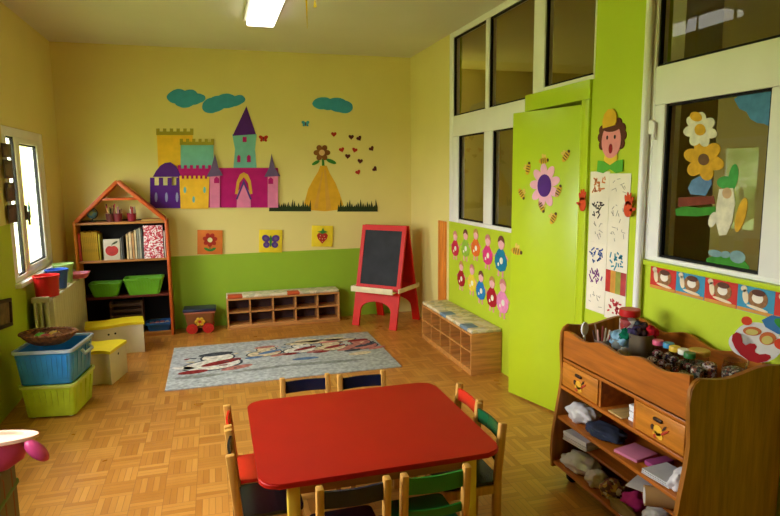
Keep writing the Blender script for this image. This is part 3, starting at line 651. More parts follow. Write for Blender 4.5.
# foreground toy at the picture's left edge
t = thing('toy_chest', 'patterned green and brown toy chest at the lower left corner', 'toy box', (-1.085, 2.58, 0), 0)
b = MB(); b.box((0, 0, .2175), (.40, .56, .435), bev=.03); b.build('body', mat('olive_chest', (92, 84, 34), .6), t)
b = MB()
for k in range(5): b.box((0, -.2+.1*k, .215), (.404, .03, .40), bev=.012)
b.build('stripe', mat('brown_stripe', (120, 62, 26), .6), t)
b = MB()
for z in (.12, .32): b.box((0, 0, z), (.406, .566, .03), bev=.01)
b.build('band', mat('green_band', (70, 110, 40), .6), t)
t = thing('doll_bathtub', 'pink plastic doll bathtub with pale rim on the toy chest', 'toy bathtub', (-1.03, 2.74, .465), -.06)
PK = mat('magenta_plastic', (190, 60, 110), .35, .5)
b = MB(); b.lathe([(.13, -.03), (.18, .01), (.205, .09), (.21, .10), (.2, .10), (.16, .035), (.1, -.018), (0, -.018)], n=40, sx=1.2, sy=.34); b.build('tub', PK, t)
MB().lathe([(0, .088), (.2, .092), (.2, .098), (0, .104)], n=40, sx=1.2, sy=.34).build('lid', mat('pale_pink_rim', (232, 186, 160), .4), t)
b = MB(); b.lathe([(.205, .092), (.232, .098), (.232, .112), (.196, .112), (.196, .098), (.205, .092)], n=40, sx=1.2, sy=.34); b.build('rim', mat('pale_pink_rim', (232, 186, 160), .4), t)
b = MB(); b.ball((.275, -.03, .05), (.062, .03, .03), M=Matrix.Rotation(math.radians(50), 4, 'Y')); b.build('spout', PK, t)
# ================================================================== WOODEN STORAGE CABINET (right)
CW = wood('cabinet_wood', (168, 94, 26), .35, 'y'); CWZ = wood('cabinet_end_wood', (150, 92, 24), .4, 'z'); CWD = wood('drawer_wood', (186, 114, 34), .35, 'y')
KY0, KY1, KX0, KX1 = 1.793, 2.705, 1.72, 2.185
t = thing('storage_cabinet', 'wavy wooden storage cabinet with two drawers and open shelves', 'cabinet', (0, 0, 0)); t.location = ((KX0+KX1)/2, (KY0+KY1)/2, 0)
ox, oy = t.location.x, t.location.y
def end_profile():
    pts = [(KX0-.045, .075), (KX0-.05, .16), (KX0-.045, .26), (KX0-.028, .38), (KX0-.008, .50), (KX0, .585), (KX0-.006, .66), (KX0-.012, .745), (KX0-.01, .81), (KX0+.006, .838)]
    for i in range(15):
        f = i/14; pts.append((KX0+.03+(KX1-KX0-.03)*f, .846+.018*f+.012*math.sin(f*2*PI*1.15+2.6)))
    return pts+[(KX1, .075)]
P_ = [(-(0), z) for _, z in end_profile()]
for y, nm in ((KY0, 'end_panel'), (KY1-.022, 'end_panel')):
    b = MB(); b.prism([(x-ox, z) for x, z in end_profile()], y-oy, y-oy+.022); bmesh.ops.bevel(b.bm, geom=[e for e in b.bm.edges if abs(e.verts[0].co.y-e.verts[1].co.y) < 1e-5], offset=.004, segments=2, affect='EDGES')
    b.build(nm, CWZ, t)
def along(prof, x0, x1, m, nm):
    M = Matrix.Rotation(PI/2, 4, 'Z')
    b = MB(); tt = bmesh.new()
    a = [tt.verts.new((x0-ox, y-oy, z)) for y, z in prof]; c = [tt.verts.new((x1-ox, y-oy, z)) for y, z in prof]
    tt.faces.new(a); tt.faces.new(c[::-1]); n = len(prof)
    for i in range(n): tt.faces.new((a[i], c[i], c[(i+1) % n], a[(i+1) % n]))
    bmesh.ops.recalc_face_normals(tt, faces=tt.faces); b._merge(tt, 0); return b.build(nm, m, t)
yi0, yi1 = KY0+.022, KY1-.022
front = [(yi0, .672), (yi1, .672)]+[(yi1-(yi1-yi0)*i/30, .812+.040*(i/30)+.011*math.sin(i/30*2*PI*3.2+.6)) for i in range(31)]
along(front, KX0, KX0+.018, CW, 'front_rail')
back = [(yi0, .075), (yi1, .075)]+[(yi1-(yi1-yi0)*i/36, .842+.016*math.sin(i/36*2*PI*2.6+1.2)) for i in range(37)]
along(back, KX1-.016, KX1, CW, 'back_panel')
MB().box2((KX0-ox, yi0-oy, .666), (KX1-.016-ox, yi1-oy, .682)).build('tray_floor', CW, t)
MB().box2((KX0-.002-ox, yi0-oy, .658), (KX0+.02-ox, yi1-oy, .676), bev=.004).build('bead', CW, t)
MB().box2((KX0-.008-ox, yi0-oy, .509), (KX1-.016-ox, yi1-oy, .527), bev=.003).build('shelf', CW, t)
MB().box2((KX0-.022-ox, yi0-oy, .343), (KX1-.016-ox, yi1-oy, .361), bev=.003).build('shelf', CW, t)
MB().box2((KX0+.04-ox, yi0-oy, .225), (KX1-.016-ox, yi1-oy, .241), bev=.003).build('shelf', CW, t)
MB().box2((KX0-.04-ox, yi0-oy, .095), (KX1-.016-ox, yi1-oy, .115), bev=.003).build('shelf', CW, t)
for y in (2.364, 2.115): MB().box2((KX0+.002-ox, y-.008-oy, .527), (KX1-.016-ox, y+.008-oy, .666)).build('divider', CW, t)
for yy in (KY0+.07, KY1-.07):
    for xx in (KX0+.05, KX1-.06):
        b = MB(); b.cyl((xx-ox-.0, yy-oy-.012, .032), (xx-ox, yy-oy+.012, .032), .032, n=20); b.box((xx-ox, yy-oy, .078), (.03, .03, .04)); b.build('caster', BLK, t)
METAL = mat('dark_brass', (70, 56, 44), .35, .5, metal=.7)
for y0, y1 in ((2.376, yi1-.004), (yi0+.004, 2.103)):
    d = MB(); d.box2((KX0-.004-ox, y0-oy, .532), (KX0+.014-ox, y1-oy, .656), bev=.004)
    for (a, c, e, f) in ((.014, .27, y0+.006, y0+.016), (.014, .27, y1-.016, y1-.006)): d.box2((KX0+a-ox, e-oy, .536), (KX0+c-ox, f-oy, .63))
    dr = d.build('drawer', CWD, t)
    ym = (y0+y1)/2-oy
    b = MB(); b.box((KX0-.010-ox, ym, .625), (.012, .05, .016), bev=.005); b.build('pull', METAL, dr)
    # plain flower sticker
    b = MB(); M = Matrix.Translation((KX0-.004-ox, ym, .075)) @ Matrix.Rotation(-PI/2, 4, 'Z')
    b.prism(ell(0, .505, .026, .022, 16), 0, -.003, 0, M)
    b.prism(ell(-.014, .485, .016, .013, 12), 0, -.003, 0, M); b.prism(ell(.012, .483, .018, .014, 12), 0, -.003, 0, M)
    b.prism(ell(-.034, .508, .009, .012, 12), 0, -.004, 1, M); b.prism(ell(-.016, .476, .008, .009, 12), 0, -.004, 2, M)
    b.prism([(.018, .50), (.045, .52), (.060, .528), (.054, .516), (.024, .493)], 0, -.0045, 2, M); b.prism([(.02, .51), (.035, .535), (.046, .540), (.038, .522)], 0, -.004, 1, M)
    b.build('flower_sticker', [mat('sticker_yellow', (222, 164, 40), .6), mat('sticker_dark', (60, 36, 20), .6), mat('sticker_red', (176, 50, 24), .6)], dr)
# -------- papers, bags and rolls on the shelves
WHT = mat('white_paper', (226, 222, 220), .8, .2, .04, 12); PLB = mat('white_plastic_bag', (214, 208, 204), .45, .4, .08, 8)
def bagobj(name, label, cat, c, r, m, seed, amp=.35, rz=0, group=None):
    b = MB(); b.crumple((0, 0, 0), r, 0, amp, seed); return tag(b.build(name, m, None, c, rz, 60), label, cat, group)
S1, S2, S3, SN = .361, .241, .115, .527
XS = KX0+.05
bagobj('plastic_bag', 'white plastic bag at the far end of the upper open shelf', 'bag', (1.781, 2.580, S1), (.075, .085, .05), PLB, 1, .3)
bagobj('folded_clothing', 'dark blue cloth bundle with black strap on the upper open shelf', 'cloth', (1.786, 2.383, S1), (.075, .115, .028), mat('navy_cloth', (40, 46, 66), .85, var=.2), 2, .3)
def sheets(name, label, cat, c, d, m, rz=0, n=1, tilt=0):
    t_ = thing(name, label, cat, c, rz) if n > 1 else None
    if n == 1:
        b = MB(); b.box((0, 0, d[2]/2), d, bev=.003); o = b.build(name, m, None, c, rz); return tag(o, label, cat)
    for k in range(n): b = MB(); b.box((.003*math.sin(k*2.3), .003*math.cos(k*1.7), d[2]*(k+.5)/n), (d[0], d[1], d[2]/n*.9)); b.build('sheet', m, t_)
    return t_
sheets('paper_folder', 'pink cardboard folder lying on the upper open shelf', 'folder', (1.795, 2.186, S1), (.14, .13, .014), mat('pink_card', (206, 120, 150), .7), .2)
sheets('paper_folder', 'purple folder peeping from under the drawer, beside the pink one', 'folder', (1.828, 2.073, S1), (.12, .05, .02), mat('purple_card', (150, 60, 110), .7), .05)
sheets('drawing_pad', 'pale grey drawing pad on the near half of the upper open shelf', 'pad', (1.781, 1.965, S1), (.14, .15, .02), mat('pale_grey_card', (190, 188, 186), .6), .1, 4)
bagobj('plastic_bag', 'white crumpled bag near the right end of the upper open shelf', 'bag', (1.772, 1.866, S1), (.06, .04, .05), PLB, 3, .3)
bagobj('toy_pouch', 'small red pouch at the right end of the upper open shelf', 'pouch', (1.871, 1.857, S1), (.04, .036, .04), mat('red_pouch', (150, 40, 50), .7), 4, .2)
sheets('paper_stack', 'stack of white folded paper at the far end of the middle shelf', 'paper stack', (1.814, 2.576, S2), (.18, .17, .05), WHT, .15, 6)
sheets('paper_sheet', 'single white sheet hanging over the middle shelf edge', 'paper', (1.809, 2.134, S2), (.16, .11, .004), WHT, .5)
sheets('paper_sheet', 'white sheet lying flat on the middle shelf beside the kraft roll', 'paper', (1.824, 1.993, S2), (.14, .10, .004), WHT, -.2)
KR = mat('kraft_roll', (176, 136, 84), .7)
t2 = thing('paper_roll', 'kraft paper roll at the near end of the middle shelf', 'paper roll', (1.745, 1.955, S2), 0)
b = MB(); b.cyl((-.058, .034, .043), (.058, -.034, .043), .042, n=24); b.build('roll', KR, t2)
b = MB(); b.cyl((-.0588, .0345, .043), (-.058, .034, .043), .033, n=24); b.build('inner_sheet', WHT, t2)
bagobj('plastic_bag', 'large white plastic bag at the far end of the bottom shelf', 'bag', (1.758, 2.538, S3), (.075, .12, .045), PLB, 5, .35)
bagobj('plastic_bag', 'white bag drooping beside the patterned cloth bag, bottom shelf', 'bag', (1.739, 2.383, S3), (.055, .05, .042), PLB, 6, .35)
bagobj('cloth_bag', 'brown and yellow patterned cloth bag on the bottom shelf', 'bag', (1.748, 2.275, S3), (.06, .055, .042), speckle('bag_print', [(90, 60, 40), (180, 140, 60), (130, 70, 60), (200, 190, 150)], 60, .9), 7, .3)
bagobj('cloth_bag', 'magenta cloth bag at the middle of the bottom shelf', 'bag', (1.772, 2.157, S3), (.055, .055, .045), mat('magenta_cloth', (190, 40, 120), .8), 8, .3)
bagobj('cloth_bag', 'olive cloth bundle at the front edge of the bottom shelf', 'bag', (1.706, 2.148, S3), (.03, .09, .025), mat('olive_cloth', (132, 104, 50), .85), 9, .3)
sheets('picture_book', 'white thin book at the front edge of the bottom shelf', 'book', (1.705, 2.115, S3), (.055, .15, .012), WHT, -.1)
bagobj('plastic_bag', 'white bag at the near end of the bottom shelf below the kraft roll', 'bag', (1.785, 2.02, S3), (.06, .055, .045), PLB, 41, .3)
sheets('paper_stack', 'small pile of white paper slips in the open niche between the drawers', 'paper stack', (1.814, 2.167, SN), (.12, .05, .075), WHT, .0, 5)
sheets('wooden_tablet', 'thin wooden board lying in the niche between the drawers', 'board', (1.786, 2.256, SN), (.12, .10, .008), wood('pale_board', (186, 150, 90), .5, 'x'), 0)
# -------- jars and pots in the tray on top
TZF = .682
JAR = glass_mat('jar_glass', (.9, .9, .88), 1.45, 1.2)
def jar(name, label, loc, r, h, lidm, fillm, lid_h=.02, fill=.75, seed=0, group=None, wide=False):
    t_ = thing(name, label, 'jar', loc, 0, group)
    MB().lathe([(r*.92, 0), (r, .01), (r, h*.82), (r*.86, h*.95), (r*.86, h), (r*.83, h), (r*.95, h*.8), (r*.95, .008), (0, .008)], n=24).build('jar_body', JAR, t_)
    MB().lathe([(0, .01), (r*.93, .01), (r*.93, h*fill), (r*.5, h*fill+.01), (0, h*fill+.012)], n=20).build('contents', fillm, t_)
    if lidm: MB().lathe([(0, h-.004), (r*.98, h-.004), (r*1.0, h), (r*1.0, h+lid_h-.003), (r*.95, h+lid_h), (0, h+lid_h)], n=24).build('lid', lidm, t_)
    return t_
FB = [speckle('beads_%d' % i, cs, 120, .5) for i, cs in enumerate([[(60, 30, 50), (170, 60, 80), (220, 210, 200), (40, 30, 40)], [(90, 50, 40), (190, 150, 120), (60, 40, 90), (230, 220, 200)], [(120, 30, 50), (210, 190, 190), (40, 30, 50), (160, 110, 60)], [(200, 190, 180), (150, 90, 70), (90, 110, 90), (60, 40, 40)]])]
lids = {n: mat('lid_'+n, c, .4, .45, .03) for n, c in dict(pink=(216, 90, 120), blue=(60, 140, 180), yellow=(222, 180, 50), white=(226, 220, 200), green=(40, 110, 50), tan=(196, 140, 60), red=(190, 26, 24)).items()}
for i, (n, x, y) in enumerate((('pink', 1.946, 2.256), ('blue', 1.960, 2.204), ('yellow', 1.946, 2.150), ('white', 1.951, 2.102), ('green', 1.936, 2.051))):
    jar('bead_jar', 'small jar of beads with %s lid in the cabinet tray' % n, (x, y, TZF), .024, .165, lids[n], FB[i % 4], .018, group='bead jars in the cabinet tray')
    jar('bead_jar', 'small lidless jar of beads in front of the %s lidded jar' % n, (x-.055, y-.03, TZF), .024, .14, None, FB[(i+1) % 4], group='lidless bead jars in the cabinet tray')
jar('storage_jar', 'wide jar with tan lid in the cabinet tray', (2.002, 2.068, TZF), .044, .165, lids['tan'], FB[3])
jar('bead_jar', 'dark red jar beside the wide tan lidded jar', (1.951, 1.955, TZF), .03, .165, None, FB[2], fill=.95)
jar('bead_jar', 'clear jar of white beads at the near end of the tray', (1.899, 1.965, TZF), .028, .16, None, FB[3], fill=.9)
jar('storage_jar', 'tall jar with red lid at the back of the cabinet tray', (2.007, 2.538, TZF), .052, .235, lids['red'], speckle('sweets', [(220, 210, 206), (190, 40, 50), (230, 220, 214), (170, 60, 60)], 30, .4), .03, .9)
jar('storage_jar', 'clear jar of scraps under the paper clown face', (1.988, 1.866, TZF), .048, .20, None, FB[3], fill=.8)
# jam-packed grey tub with pompoms
t2 = thing('craft_tub', 'grey plastic tub filled with pompoms in the cabinet tray', 'tub', (1.951, 2.369, TZF), .2)
MB().open_box((.10, .09), (.115, .10), 0, .185, .004).build('tub', mat('smoky_plastic', (96, 84, 66), .3, .5), t2)
r = random.Random(9)
for i, (dx, dy, dz, q, col, l) in enumerate(((.0, .01, .19, .04, (60, 40, 36), 'large dark pompom on top of the grey tub'), (.03, -.02, .19, .032, (170, 30, 40), 'red pompom at the right of the grey tub'), (-.03, .02, .185, .03, (70, 60, 90), 'violet pompom at the left of the grey tub'), (.01, .035, .20, .03, (50, 60, 70), 'slate pompom at the back of the grey tub'), (-.05, .05, .17, .028, (20, 100, 70), 'green pompom behind the blue plastic bag'))):
    b = MB(); b.crumple((0, 0, 0), (q, q, q), 0, .5, 20+i, False); o = b.build('pompom', mat('pompom_%d' % i, col, .95, .05, .2, 40), None, (1.951+dx, 2.369+dy, TZF+dz), 0, 80); tag(o, l, 'pompom', 'pompoms in the cabinet tray')
t2 = thing('plastic_pot', 'clear pot stuffed with blue and white wrapping', 'pot', (1.908, 2.467, TZF), 0)
MB().lathe([(.04, 0), (.05, .14), (.047, .14), (.037, .006), (0, .006)], n=24).build('pot', mat('clear_pot', (170, 176, 170), .25, .5, trans=.5), t2)
b = MB(); b.crumple((0, 0, .10), (.05, .05, .05), 0, .45, 31); b.build('blue_wrapping', mat('pale_blue_film', (130, 170, 190), .4), t2)
b = MB(); b.crumple((.0, -.035, .06), (.04, .03, .03), 0, .3, 32); b.build('white_wrapping', WHT, t2)
t2 = thing('pencil_cup', 'grey cup of brushes and pencils at the far end of the cabinet tray', 'pencil cup', (1.847, 2.538, TZF), 0)
MB().lathe([(.03, 0), (.038, .12), (.035, .12), (.028, .006), (0, .006)], n=20).build('cup', mat('grey_cup', (150, 130, 110), .4), t2)
for i, col in enumerate([(220, 200, 170), (190, 90, 90), (150, 120, 90), (90, 60, 50), (210, 160, 150), (170, 150, 120), (200, 60, 70)]):
    a = i*2*PI/7; b = MB(); b.cyl((.012*math.cos(a), .012*math.sin(a), .01), (.045*math.cos(a), .045*math.sin(a), .165+.012*(i % 3)), .0045, n=6); b.build('pencil', mat('brush_%d' % i, col, .5), t2)
t2 = thing('wooden_spatula', 'white paddle standing at the far end of the cabinet tray', 'paddle', (1.786, 2.594, TZF), 0); t2.rotation_euler = (0.1, -.12, .2)
b = MB(); b.box((0, 0, .075), (.014, .008, .15), bev=.003); b.build('handle', WHT, t2)
b = MB(); b.prism(ell(0, .175, .022, .036, 18), -.004, .004); b.build('blade', WHT, t2)
t2 = thing('sponge', 'small pale foam block at the front of the cabinet tray', 'sponge', (1.805, 2.463, TZF), .3)
MB().box((0, 0, .055), (.035, .05, .11), bev=.008).build('foam', mat('tan_foam', (196, 160, 110), .9), t2)
# -------- paper clown face standing in the tray
cf = thing('paper_clown_face', 'paper clown face with big red smile above the cabinet', 'clown face', (2.04, 1.90, .825))
cf.rotation_euler = (-.15, .2, math.radians(-50)); cf.scale = (.88, .88, .88)
b = MB(); b.prism(ell(0.040, 0.150, 0.098, 0.092, 32), 0, .004); b.prism(ell(-0.0148, 0.1184, 0.0592, 0.0481, 24, -.5), 0, .004); b.build('face', WHT, cf)
CR = mat('clown_red', (170, 22, 32), .6)
smile = [(-0.0629, 0.1517), (-0.0518, 0.1687), (-0.0333, 0.1665), (-0.0222, 0.1480), (-0.0148, 0.1295), (0.0000, 0.1221), (0.0148, 0.1369), (0.0333, 0.1406), (0.0444, 0.1295), (0.0407, 0.1147), (0.0444, 0.1036), (0.0629, 0.0999), (0.0851, 0.1110), (0.1036, 0.1110), (0.1095, 0.0999), (0.0962, 0.0777), (0.0666, 0.0592), (0.0296, 0.0577), (-0.0074, 0.0725), (-0.0370, 0.0962), (-0.0592, 0.1258)]
b = MB(); b.prism(smile, -.002, .003); b.build('mouth', CR, cf)
b = MB(); b.prism(ell(0.0074, 0.1939, 0.0370, 0.0207, 20, .25), -.002, .002); b.prism(ell(0.0740, 0.1813, 0.0333, 0.0296, 20, .6), -.002, .002); b.build('eye_patch', mat('clown_orange', (206, 110, 60), .6), cf)
b = MB(); b.prism(ell(0.0074, 0.1894, 0.0252, 0.0133, 20, .25), -.0035, .0); b.prism(ell(0.0740, 0.1739, 0.0222, 0.0192, 20, .6), -.0035, 0); b.build('eye', mat('clown_eye', (214, 196, 110), .6), cf)
for P in (ell(-0.0259, 0.2331, 0.0222, 0.0207, 20), ell(0.1295, 0.1739, 0.0266, 0.0252, 20)): MB().prism(P, -.003, .001).build('pompom_ear', mat('clown_orange_red', (222, 70, 40), .6), cf)
b = MB(); b.prism([(0.0296, 0.2553), (0.0518, 0.2294), (0.1036, 0.2146), (0.1554, 0.2220), (0.1776, 0.2590), (0.1184, 0.2960), (0.0592, 0.2886)], -.004, .001); b.build('cap', mat('clown_blue', (60, 120, 180), .6), cf)
b = MB(); b.prism(ell(0.1258, 0.2590, 0.0518, 0.0222, 20, -.3), -.006, -.003); b.build('cap_patch', mat('clown_green', (60, 150, 60), .6), cf)
b = MB(); b.cyl((.03, .006, -.125), (.03, .006, .15), .005, n=8); b.build('stick', KR, cf)
# ================================================================== WALL DECORATIONS: BACK WALL
def zc(x, y): return bw(140+x/3.686, 80+y/3.686)
def zd(x, y): return bw(260+x/3.686, 80+y/3.686)
FOAM = {n: mat('foam_'+n, c, .7, .2, .04, 12) for n, c in dict(yellow=(240, 186, 50), lemon=(238, 210, 44), olive=(160, 144, 44), teal=(120, 184, 176), purple=(84, 34, 128), magenta=(184, 24, 112), pink=(226, 128, 168), gold=(214, 160, 60), slate=(108, 88, 128), cream=(228, 214, 150), lilac=(150, 150, 190), blue=(64, 152, 190), grass=(44, 58, 26), gown=(222, 168, 40), brown=(134, 84, 36), peach=(226, 180, 120), red=(178, 50, 34), dark=(84, 34, 30), orange=(216, 120, 50), leaf=(60, 130, 50), violet=(90, 60, 130)).items()}
cx0, cz0 = zc(275, 470)
t = thing('castle_cutout', 'purple and pink castle cutout with teal and yellow towers on the wall', 'wall decoration', (cx0, YB, cz0))
def cpart(name, m, *polys, d=.006, base=0, parent=None, off=None, fn=zc):
    o_ = off or (cx0, cz0)
    for p in polys: MB().prism([(fn(*q)[0]-o_[0], fn(*q)[1]-o_[1]) for q in p], -base, -base-d).build(name, FOAM[m], parent or t)
def crenel(x0, x1, y, h, n):
    out = []; w = (x1-x0)/(2*n-1)
    for i in range(n):
        a = x0+2*i*w; out += [(a, y), (a, y-h), (a+w, y-h), (a+w, y)]
    return out
R = lambda x0, y0, x1, y1: [(x0, y0), (x1, y0), (x1, y1), (x0, y1)]
cpart('tower', 'yellow', [(62, 198), (195, 198), (192, 330), (68, 330)], base=0)
cpart('battlement', 'olive', crenel(60, 197, 190, 11, 6)+[(197, 203), (60, 203)], base=.006, d=.004)
cpart('tower', 'teal', R(150, 234, 271, 330), base=.006)
cpart('battlement', 'olive', crenel(147, 273, 228, 11, 6)+[(273, 240), (147, 240)], base=.012, d=.004)
cpart('tower', 'teal', [(340, 200), (430, 200), (424, 255), (430, 328), (344, 328), (350, 255)], base=0)
cpart('roof', 'purple', [(341, 206), (392, 97), (427, 200)], base=.006)
cpart('window', 'magenta', R(378, 210, 393, 229), [(358, 282), (364, 275), (370, 282), (370, 303), (358, 303)], [(394, 282), (401, 275), (408, 282), (408, 303), (394, 303)], base=.006, d=.002)
cpart('wall', 'magenta', crenel(140, 262, 326, 12, 6)+[(262, 324), (508, 324), (508, 470), (140, 470)], base=.012)
cpart('roof', 'purple', [(48, 357), (60, 335), (75, 316), (92, 306), (112, 303), (135, 319), (152, 357)], base=.018)
cpart('wall', 'purple', crenel(38, 150, 388, 28, 4)+[(152, 388), (152, 472), (38, 472)], base=.018)
cpart('opening', 'cream', R(55, 357, 75, 388), R(78, 357, 95, 388), R(98, 357, 118, 388), base=.018, d=.003)
cpart('window', 'lilac', *[ell(x, 432, 5, 18, 14) for x in (60, 98, 137)], base=.024, d=.002)
cpart('gatehouse', 'yellow', crenel(146, 256, 364, 11, 7)+[(256, 364), (252, 474), (150, 474)], base=.024)
cpart('window', 'teal', *[ell(x, y, 5, 12, 14) for x, y in ((166, 405), (238, 405), (198, 440))], base=.030, d=.002)
cpart('turret', 'pink', R(257, 352, 294, 470), base=.024); cpart('turret', 'pink', R(470, 352, 508, 470), base=.024)
cpart('roof', 'slate', [(245, 357), (262, 325), (276, 272), (290, 325), (306, 352)], base=.030); cpart('roof', 'slate', [(457, 357), (474, 325), (484, 272), (496, 325), (516, 354)], base=.030)
cpart('window', 'magenta', [(273, 364), (282, 356), (292, 364), (292, 380), (273, 380)], [(472, 366), (481, 358), (490, 366), (490, 383), (472, 383)], base=.030, d=.002)
cpart('gate_arch', 'gold', [(350, 420), (356, 375), (368, 348), (382, 340), (397, 348), (408, 372), (414, 420), (404, 420), (398, 380), (382, 358), (366, 380), (360, 420)], base=.018, d=.004)
cpart('gate_door', 'pink', [(356, 470), (358, 412), (382, 386), (406, 412), (408, 470)], base=.018, d=.003)
cpart('gate_frame', 'violet', [(352, 440), (382, 366), (412, 440), (405, 440), (382, 384), (359, 440)], base=.021, d=.003)
def cloud(poly, label):
    pts = [bw(*p) for p in poly]; x0 = sum(p[0] for p in pts)/len(pts); z0 = min(p[1] for p in pts)
    b = MB(); b.prism([(x-x0, z-z0) for x, z in pts], 0, -.006); tag(b.build('cloud_cutout', FOAM['blue'], None, (x0, YB, z0)), label, 'wall decoration', 'blue clouds on the wall')
def wavy(poly, amp=.6):
    out = []; n = len(poly)
    for i in range(n):
        a, c = poly[i], poly[(i+1) % n]
        for k in range(4):
            f = k/4; q = 1.0*math.sin(PI*f)*amp; dx, dy = c[0]-a[0], c[1]-a[1]; l = math.hypot(dx, dy) or 1
            out.append((a[0]+dx*f+dy/l*q, a[1]+dy*f-dx/l*q))
    return out
z4 = lambda P: [(140+x/3.686, 80+y/3.686) for x, y in P]
z5 = lambda P: [(260+x/3.686, 80+y/3.686) for x, y in P]
cloud(wavy(z4([(98, 62), (112, 45), (140, 33), (165, 40), (195, 36), (212, 50), (238, 58), (240, 72), (222, 84), (195, 92), (170, 102), (145, 98), (128, 86), (108, 78)])), 'blue cloud cutout above the castle, leftmost of three clouds')
cloud(wavy(z4([(229, 96), (240, 76), (262, 66), (290, 58), (320, 50), (350, 60), (375, 56), (389, 72), (376, 86), (345, 98), (310, 104), (280, 118), (255, 122), (235, 114)])), 'blue cloud cutout left of the castle spire, middle of three clouds')
cloud(wavy(z5([(192, 88), (205, 70), (235, 64), (258, 70), (290, 66), (315, 76), (338, 88), (341, 108), (322, 122), (290, 118), (262, 110), (235, 108), (208, 104)])), 'blue cloud cutout above the golden gown shape, rightmost of three clouds')
def grass(x0, x1, yb, label, seed):
    r_ = random.Random(seed); top = []; n = int((x1-x0)/8)
    for i in range(n): 
        xa = x1-(x1-x0)*i/n; xb = x1-(x1-x0)*(i+.5)/n; top += [(xa, yb-16), (xb-r_.uniform(-3, 3), yb-r_.uniform(22, 46))]
    pts = [zd(*p) for p in [(x0, yb), (x1, yb)]+top]; xx, zz = zd((x0+x1)/2, yb)
    b = MB(); b.prism([(x-xx, z-zz) for x, z in pts], 0, -.006); tag(b.build('grass_cutout', FOAM['grass'], None, (xx, YB, zz)), label, 'wall decoration', 'dark grass strips on the wall')
grass(33, 188, 484, 'dark grass cutout strip between the castle and golden shape', 1); grass(285, 433, 485, 'dark grass cutout strip right of the golden shape', 2)
# plain golden bell-shaped bush in place of the printed lady
gx, gz = zd(235, 480); t = thing('golden_bush_cutout', 'golden bell-shaped bush cutout between the grass strips', 'wall decoration', (gx, YB, gz))
G = lambda n_, m_, *p, base=0, d=.005: cpart(n_, m_, *p, base=base, d=d, parent=t, off=(gx, gz), fn=zd)
G('bush', 'gown', [(163, 455), (178, 400), (200, 360), (214, 338), (222, 316), (246, 316), (256, 342), (278, 380), (294, 420), (306, 458), (292, 478), (240, 484), (190, 480)])
G('stem', 'leaf', [(228, 322), (228, 290), (236, 290), (238, 322)], base=.0, d=.004)
G('petal', 'brown', *[ell(228+19*math.cos(k*PI/3), 268+19*math.sin(k*PI/3), 12, 10, 14, k*PI/3) for k in range(6)], base=.002)
G('bloom_heart', 'peach', ell(228, 268, 11, 11, 16), base=.007, d=.003)
G('leaf', 'leaf', ell(262, 300, 20, 7, 14, .4), ell(205, 305, 16, 6, 14, -.5), base=.008, d=.003)
G('fold', 'gold', [(236, 330), (242, 330), (262, 476), (244, 480)], [(228, 340), (232, 340), (212, 474), (198, 474)], base=.005, d=.002)
def heart(px, py, s, m, label, rot=0):
    pts = []
    for i in range(24):
        a = 2*PI*i/24; x = 16*math.sin(a)**3; z = 13*math.cos(a)-5*math.cos(2*a)-2*math.cos(3*a)-math.cos(4*a)
        x, z = x*s/32, z*s/32; pts.append((x*math.cos(rot)-z*math.sin(rot), x*math.sin(rot)+z*math.cos(rot)))
    x0, z0 = zd(px, py); b = MB(); b.prism(pts, 0, -.005); tag(b.build('heart_cutout', FOAM[m], None, (x0, YB, z0)), label, 'wall decoration', 'hearts on the yellow wall')
HS = .062
for px, py, m, l, ro in ((272, 200, 'red', 'red heart cutout highest and straight above the bush leaf', 0), (336, 210, 'dark', 'dark heart cutout left one of the touching top pair', 0), (365, 215, 'dark', 'dark heart cutout right one of the touching top pair', .5), (411, 253, 'dark', 'dark heart cutout tilted, upper one at the far right', .6),
        (301, 257, 'red', 'red heart cutout lowest left, just right of the bush bloom', .3), (349, 258, 'red', 'red heart cutout at the middle of the heart swarm', -.3), (323, 281, 'dark', 'dark heart cutout below and between two red hearts', -.1), (369, 299, 'dark', 'dark heart cutout low, right of the swarm middle', -.1), (423, 328, 'dark', 'dark heart cutout lying sideways, lowest at far right', .9), (361, 340, 'red', 'red heart cutout lowest of all the hearts', .4)):
    heart(px, py, HS, m, l, ro)
def butterfly(px, py, s, m, label):
    x0, z0 = bw(px, py); t_ = thing('butterfly_cutout', label, 'wall decoration', (x0, YB, z0), 0, 'butterflies on the yellow wall')
    b = MB()
    for sx in (-1, 1): b.prism(ell(sx*s*.3, s*.2, s*.3, s*.22, 14, sx*.6), 0, -.004); b.prism(ell(sx*s*.25, -s*.16, s*.2, s*.16, 14, -sx*.6), 0, -.004)
    b.build('wing', FOAM[m], t_); MB().prism(ell(0, 0, s*.06, s*.3, 12), 0, -.007).build('body', FOAM['dark'], t_)
butterfly(305.5, 124, .075, 'blue', 'tiny blue butterfly cutout above the golden bush'); butterfly(263.5, 139, .085, 'red', 'tiny red butterfly cutout beside the castle spire')
def picture(label, c, size, tilt, bg):
    x0, z0 = bw(*c); t_ = thing('picture_board', label, 'picture', (x0, YB-.004, z0)); t_.rotation_euler.y = tilt
    MB().box((0, -.008, 0), (size, .016, size), bev=.002).build('board', FOAM[bg], t_); return t_
S = .245
p1 = picture('red flower picture on an orange board over the back bench', (210, 242), S*1.06, math.radians(3), 'orange')
b = MB()
for i in range(7): a = 2*PI*i/7+.2; b.prism(ell(.045*math.cos(a), .025+.045*math.sin(a), .032, .024, 14, a), -.016, -.021)
b.build('petal', FOAM['red'], p1); MB().prism(ell(0, .025, .026, .026, 18), -.02, -.026).build('flower_heart', FOAM['cream'], p1)
MB().prism(ell(-.03, -.078, .035, .014, 14, -.5), -.016, -.02).prism(ell(.03, -.078, .035, .014, 14, .5), -.016, -.02).box((0, -.018, -.065), (.01, .004, .07)).build('leaf', FOAM['leaf'], p1)
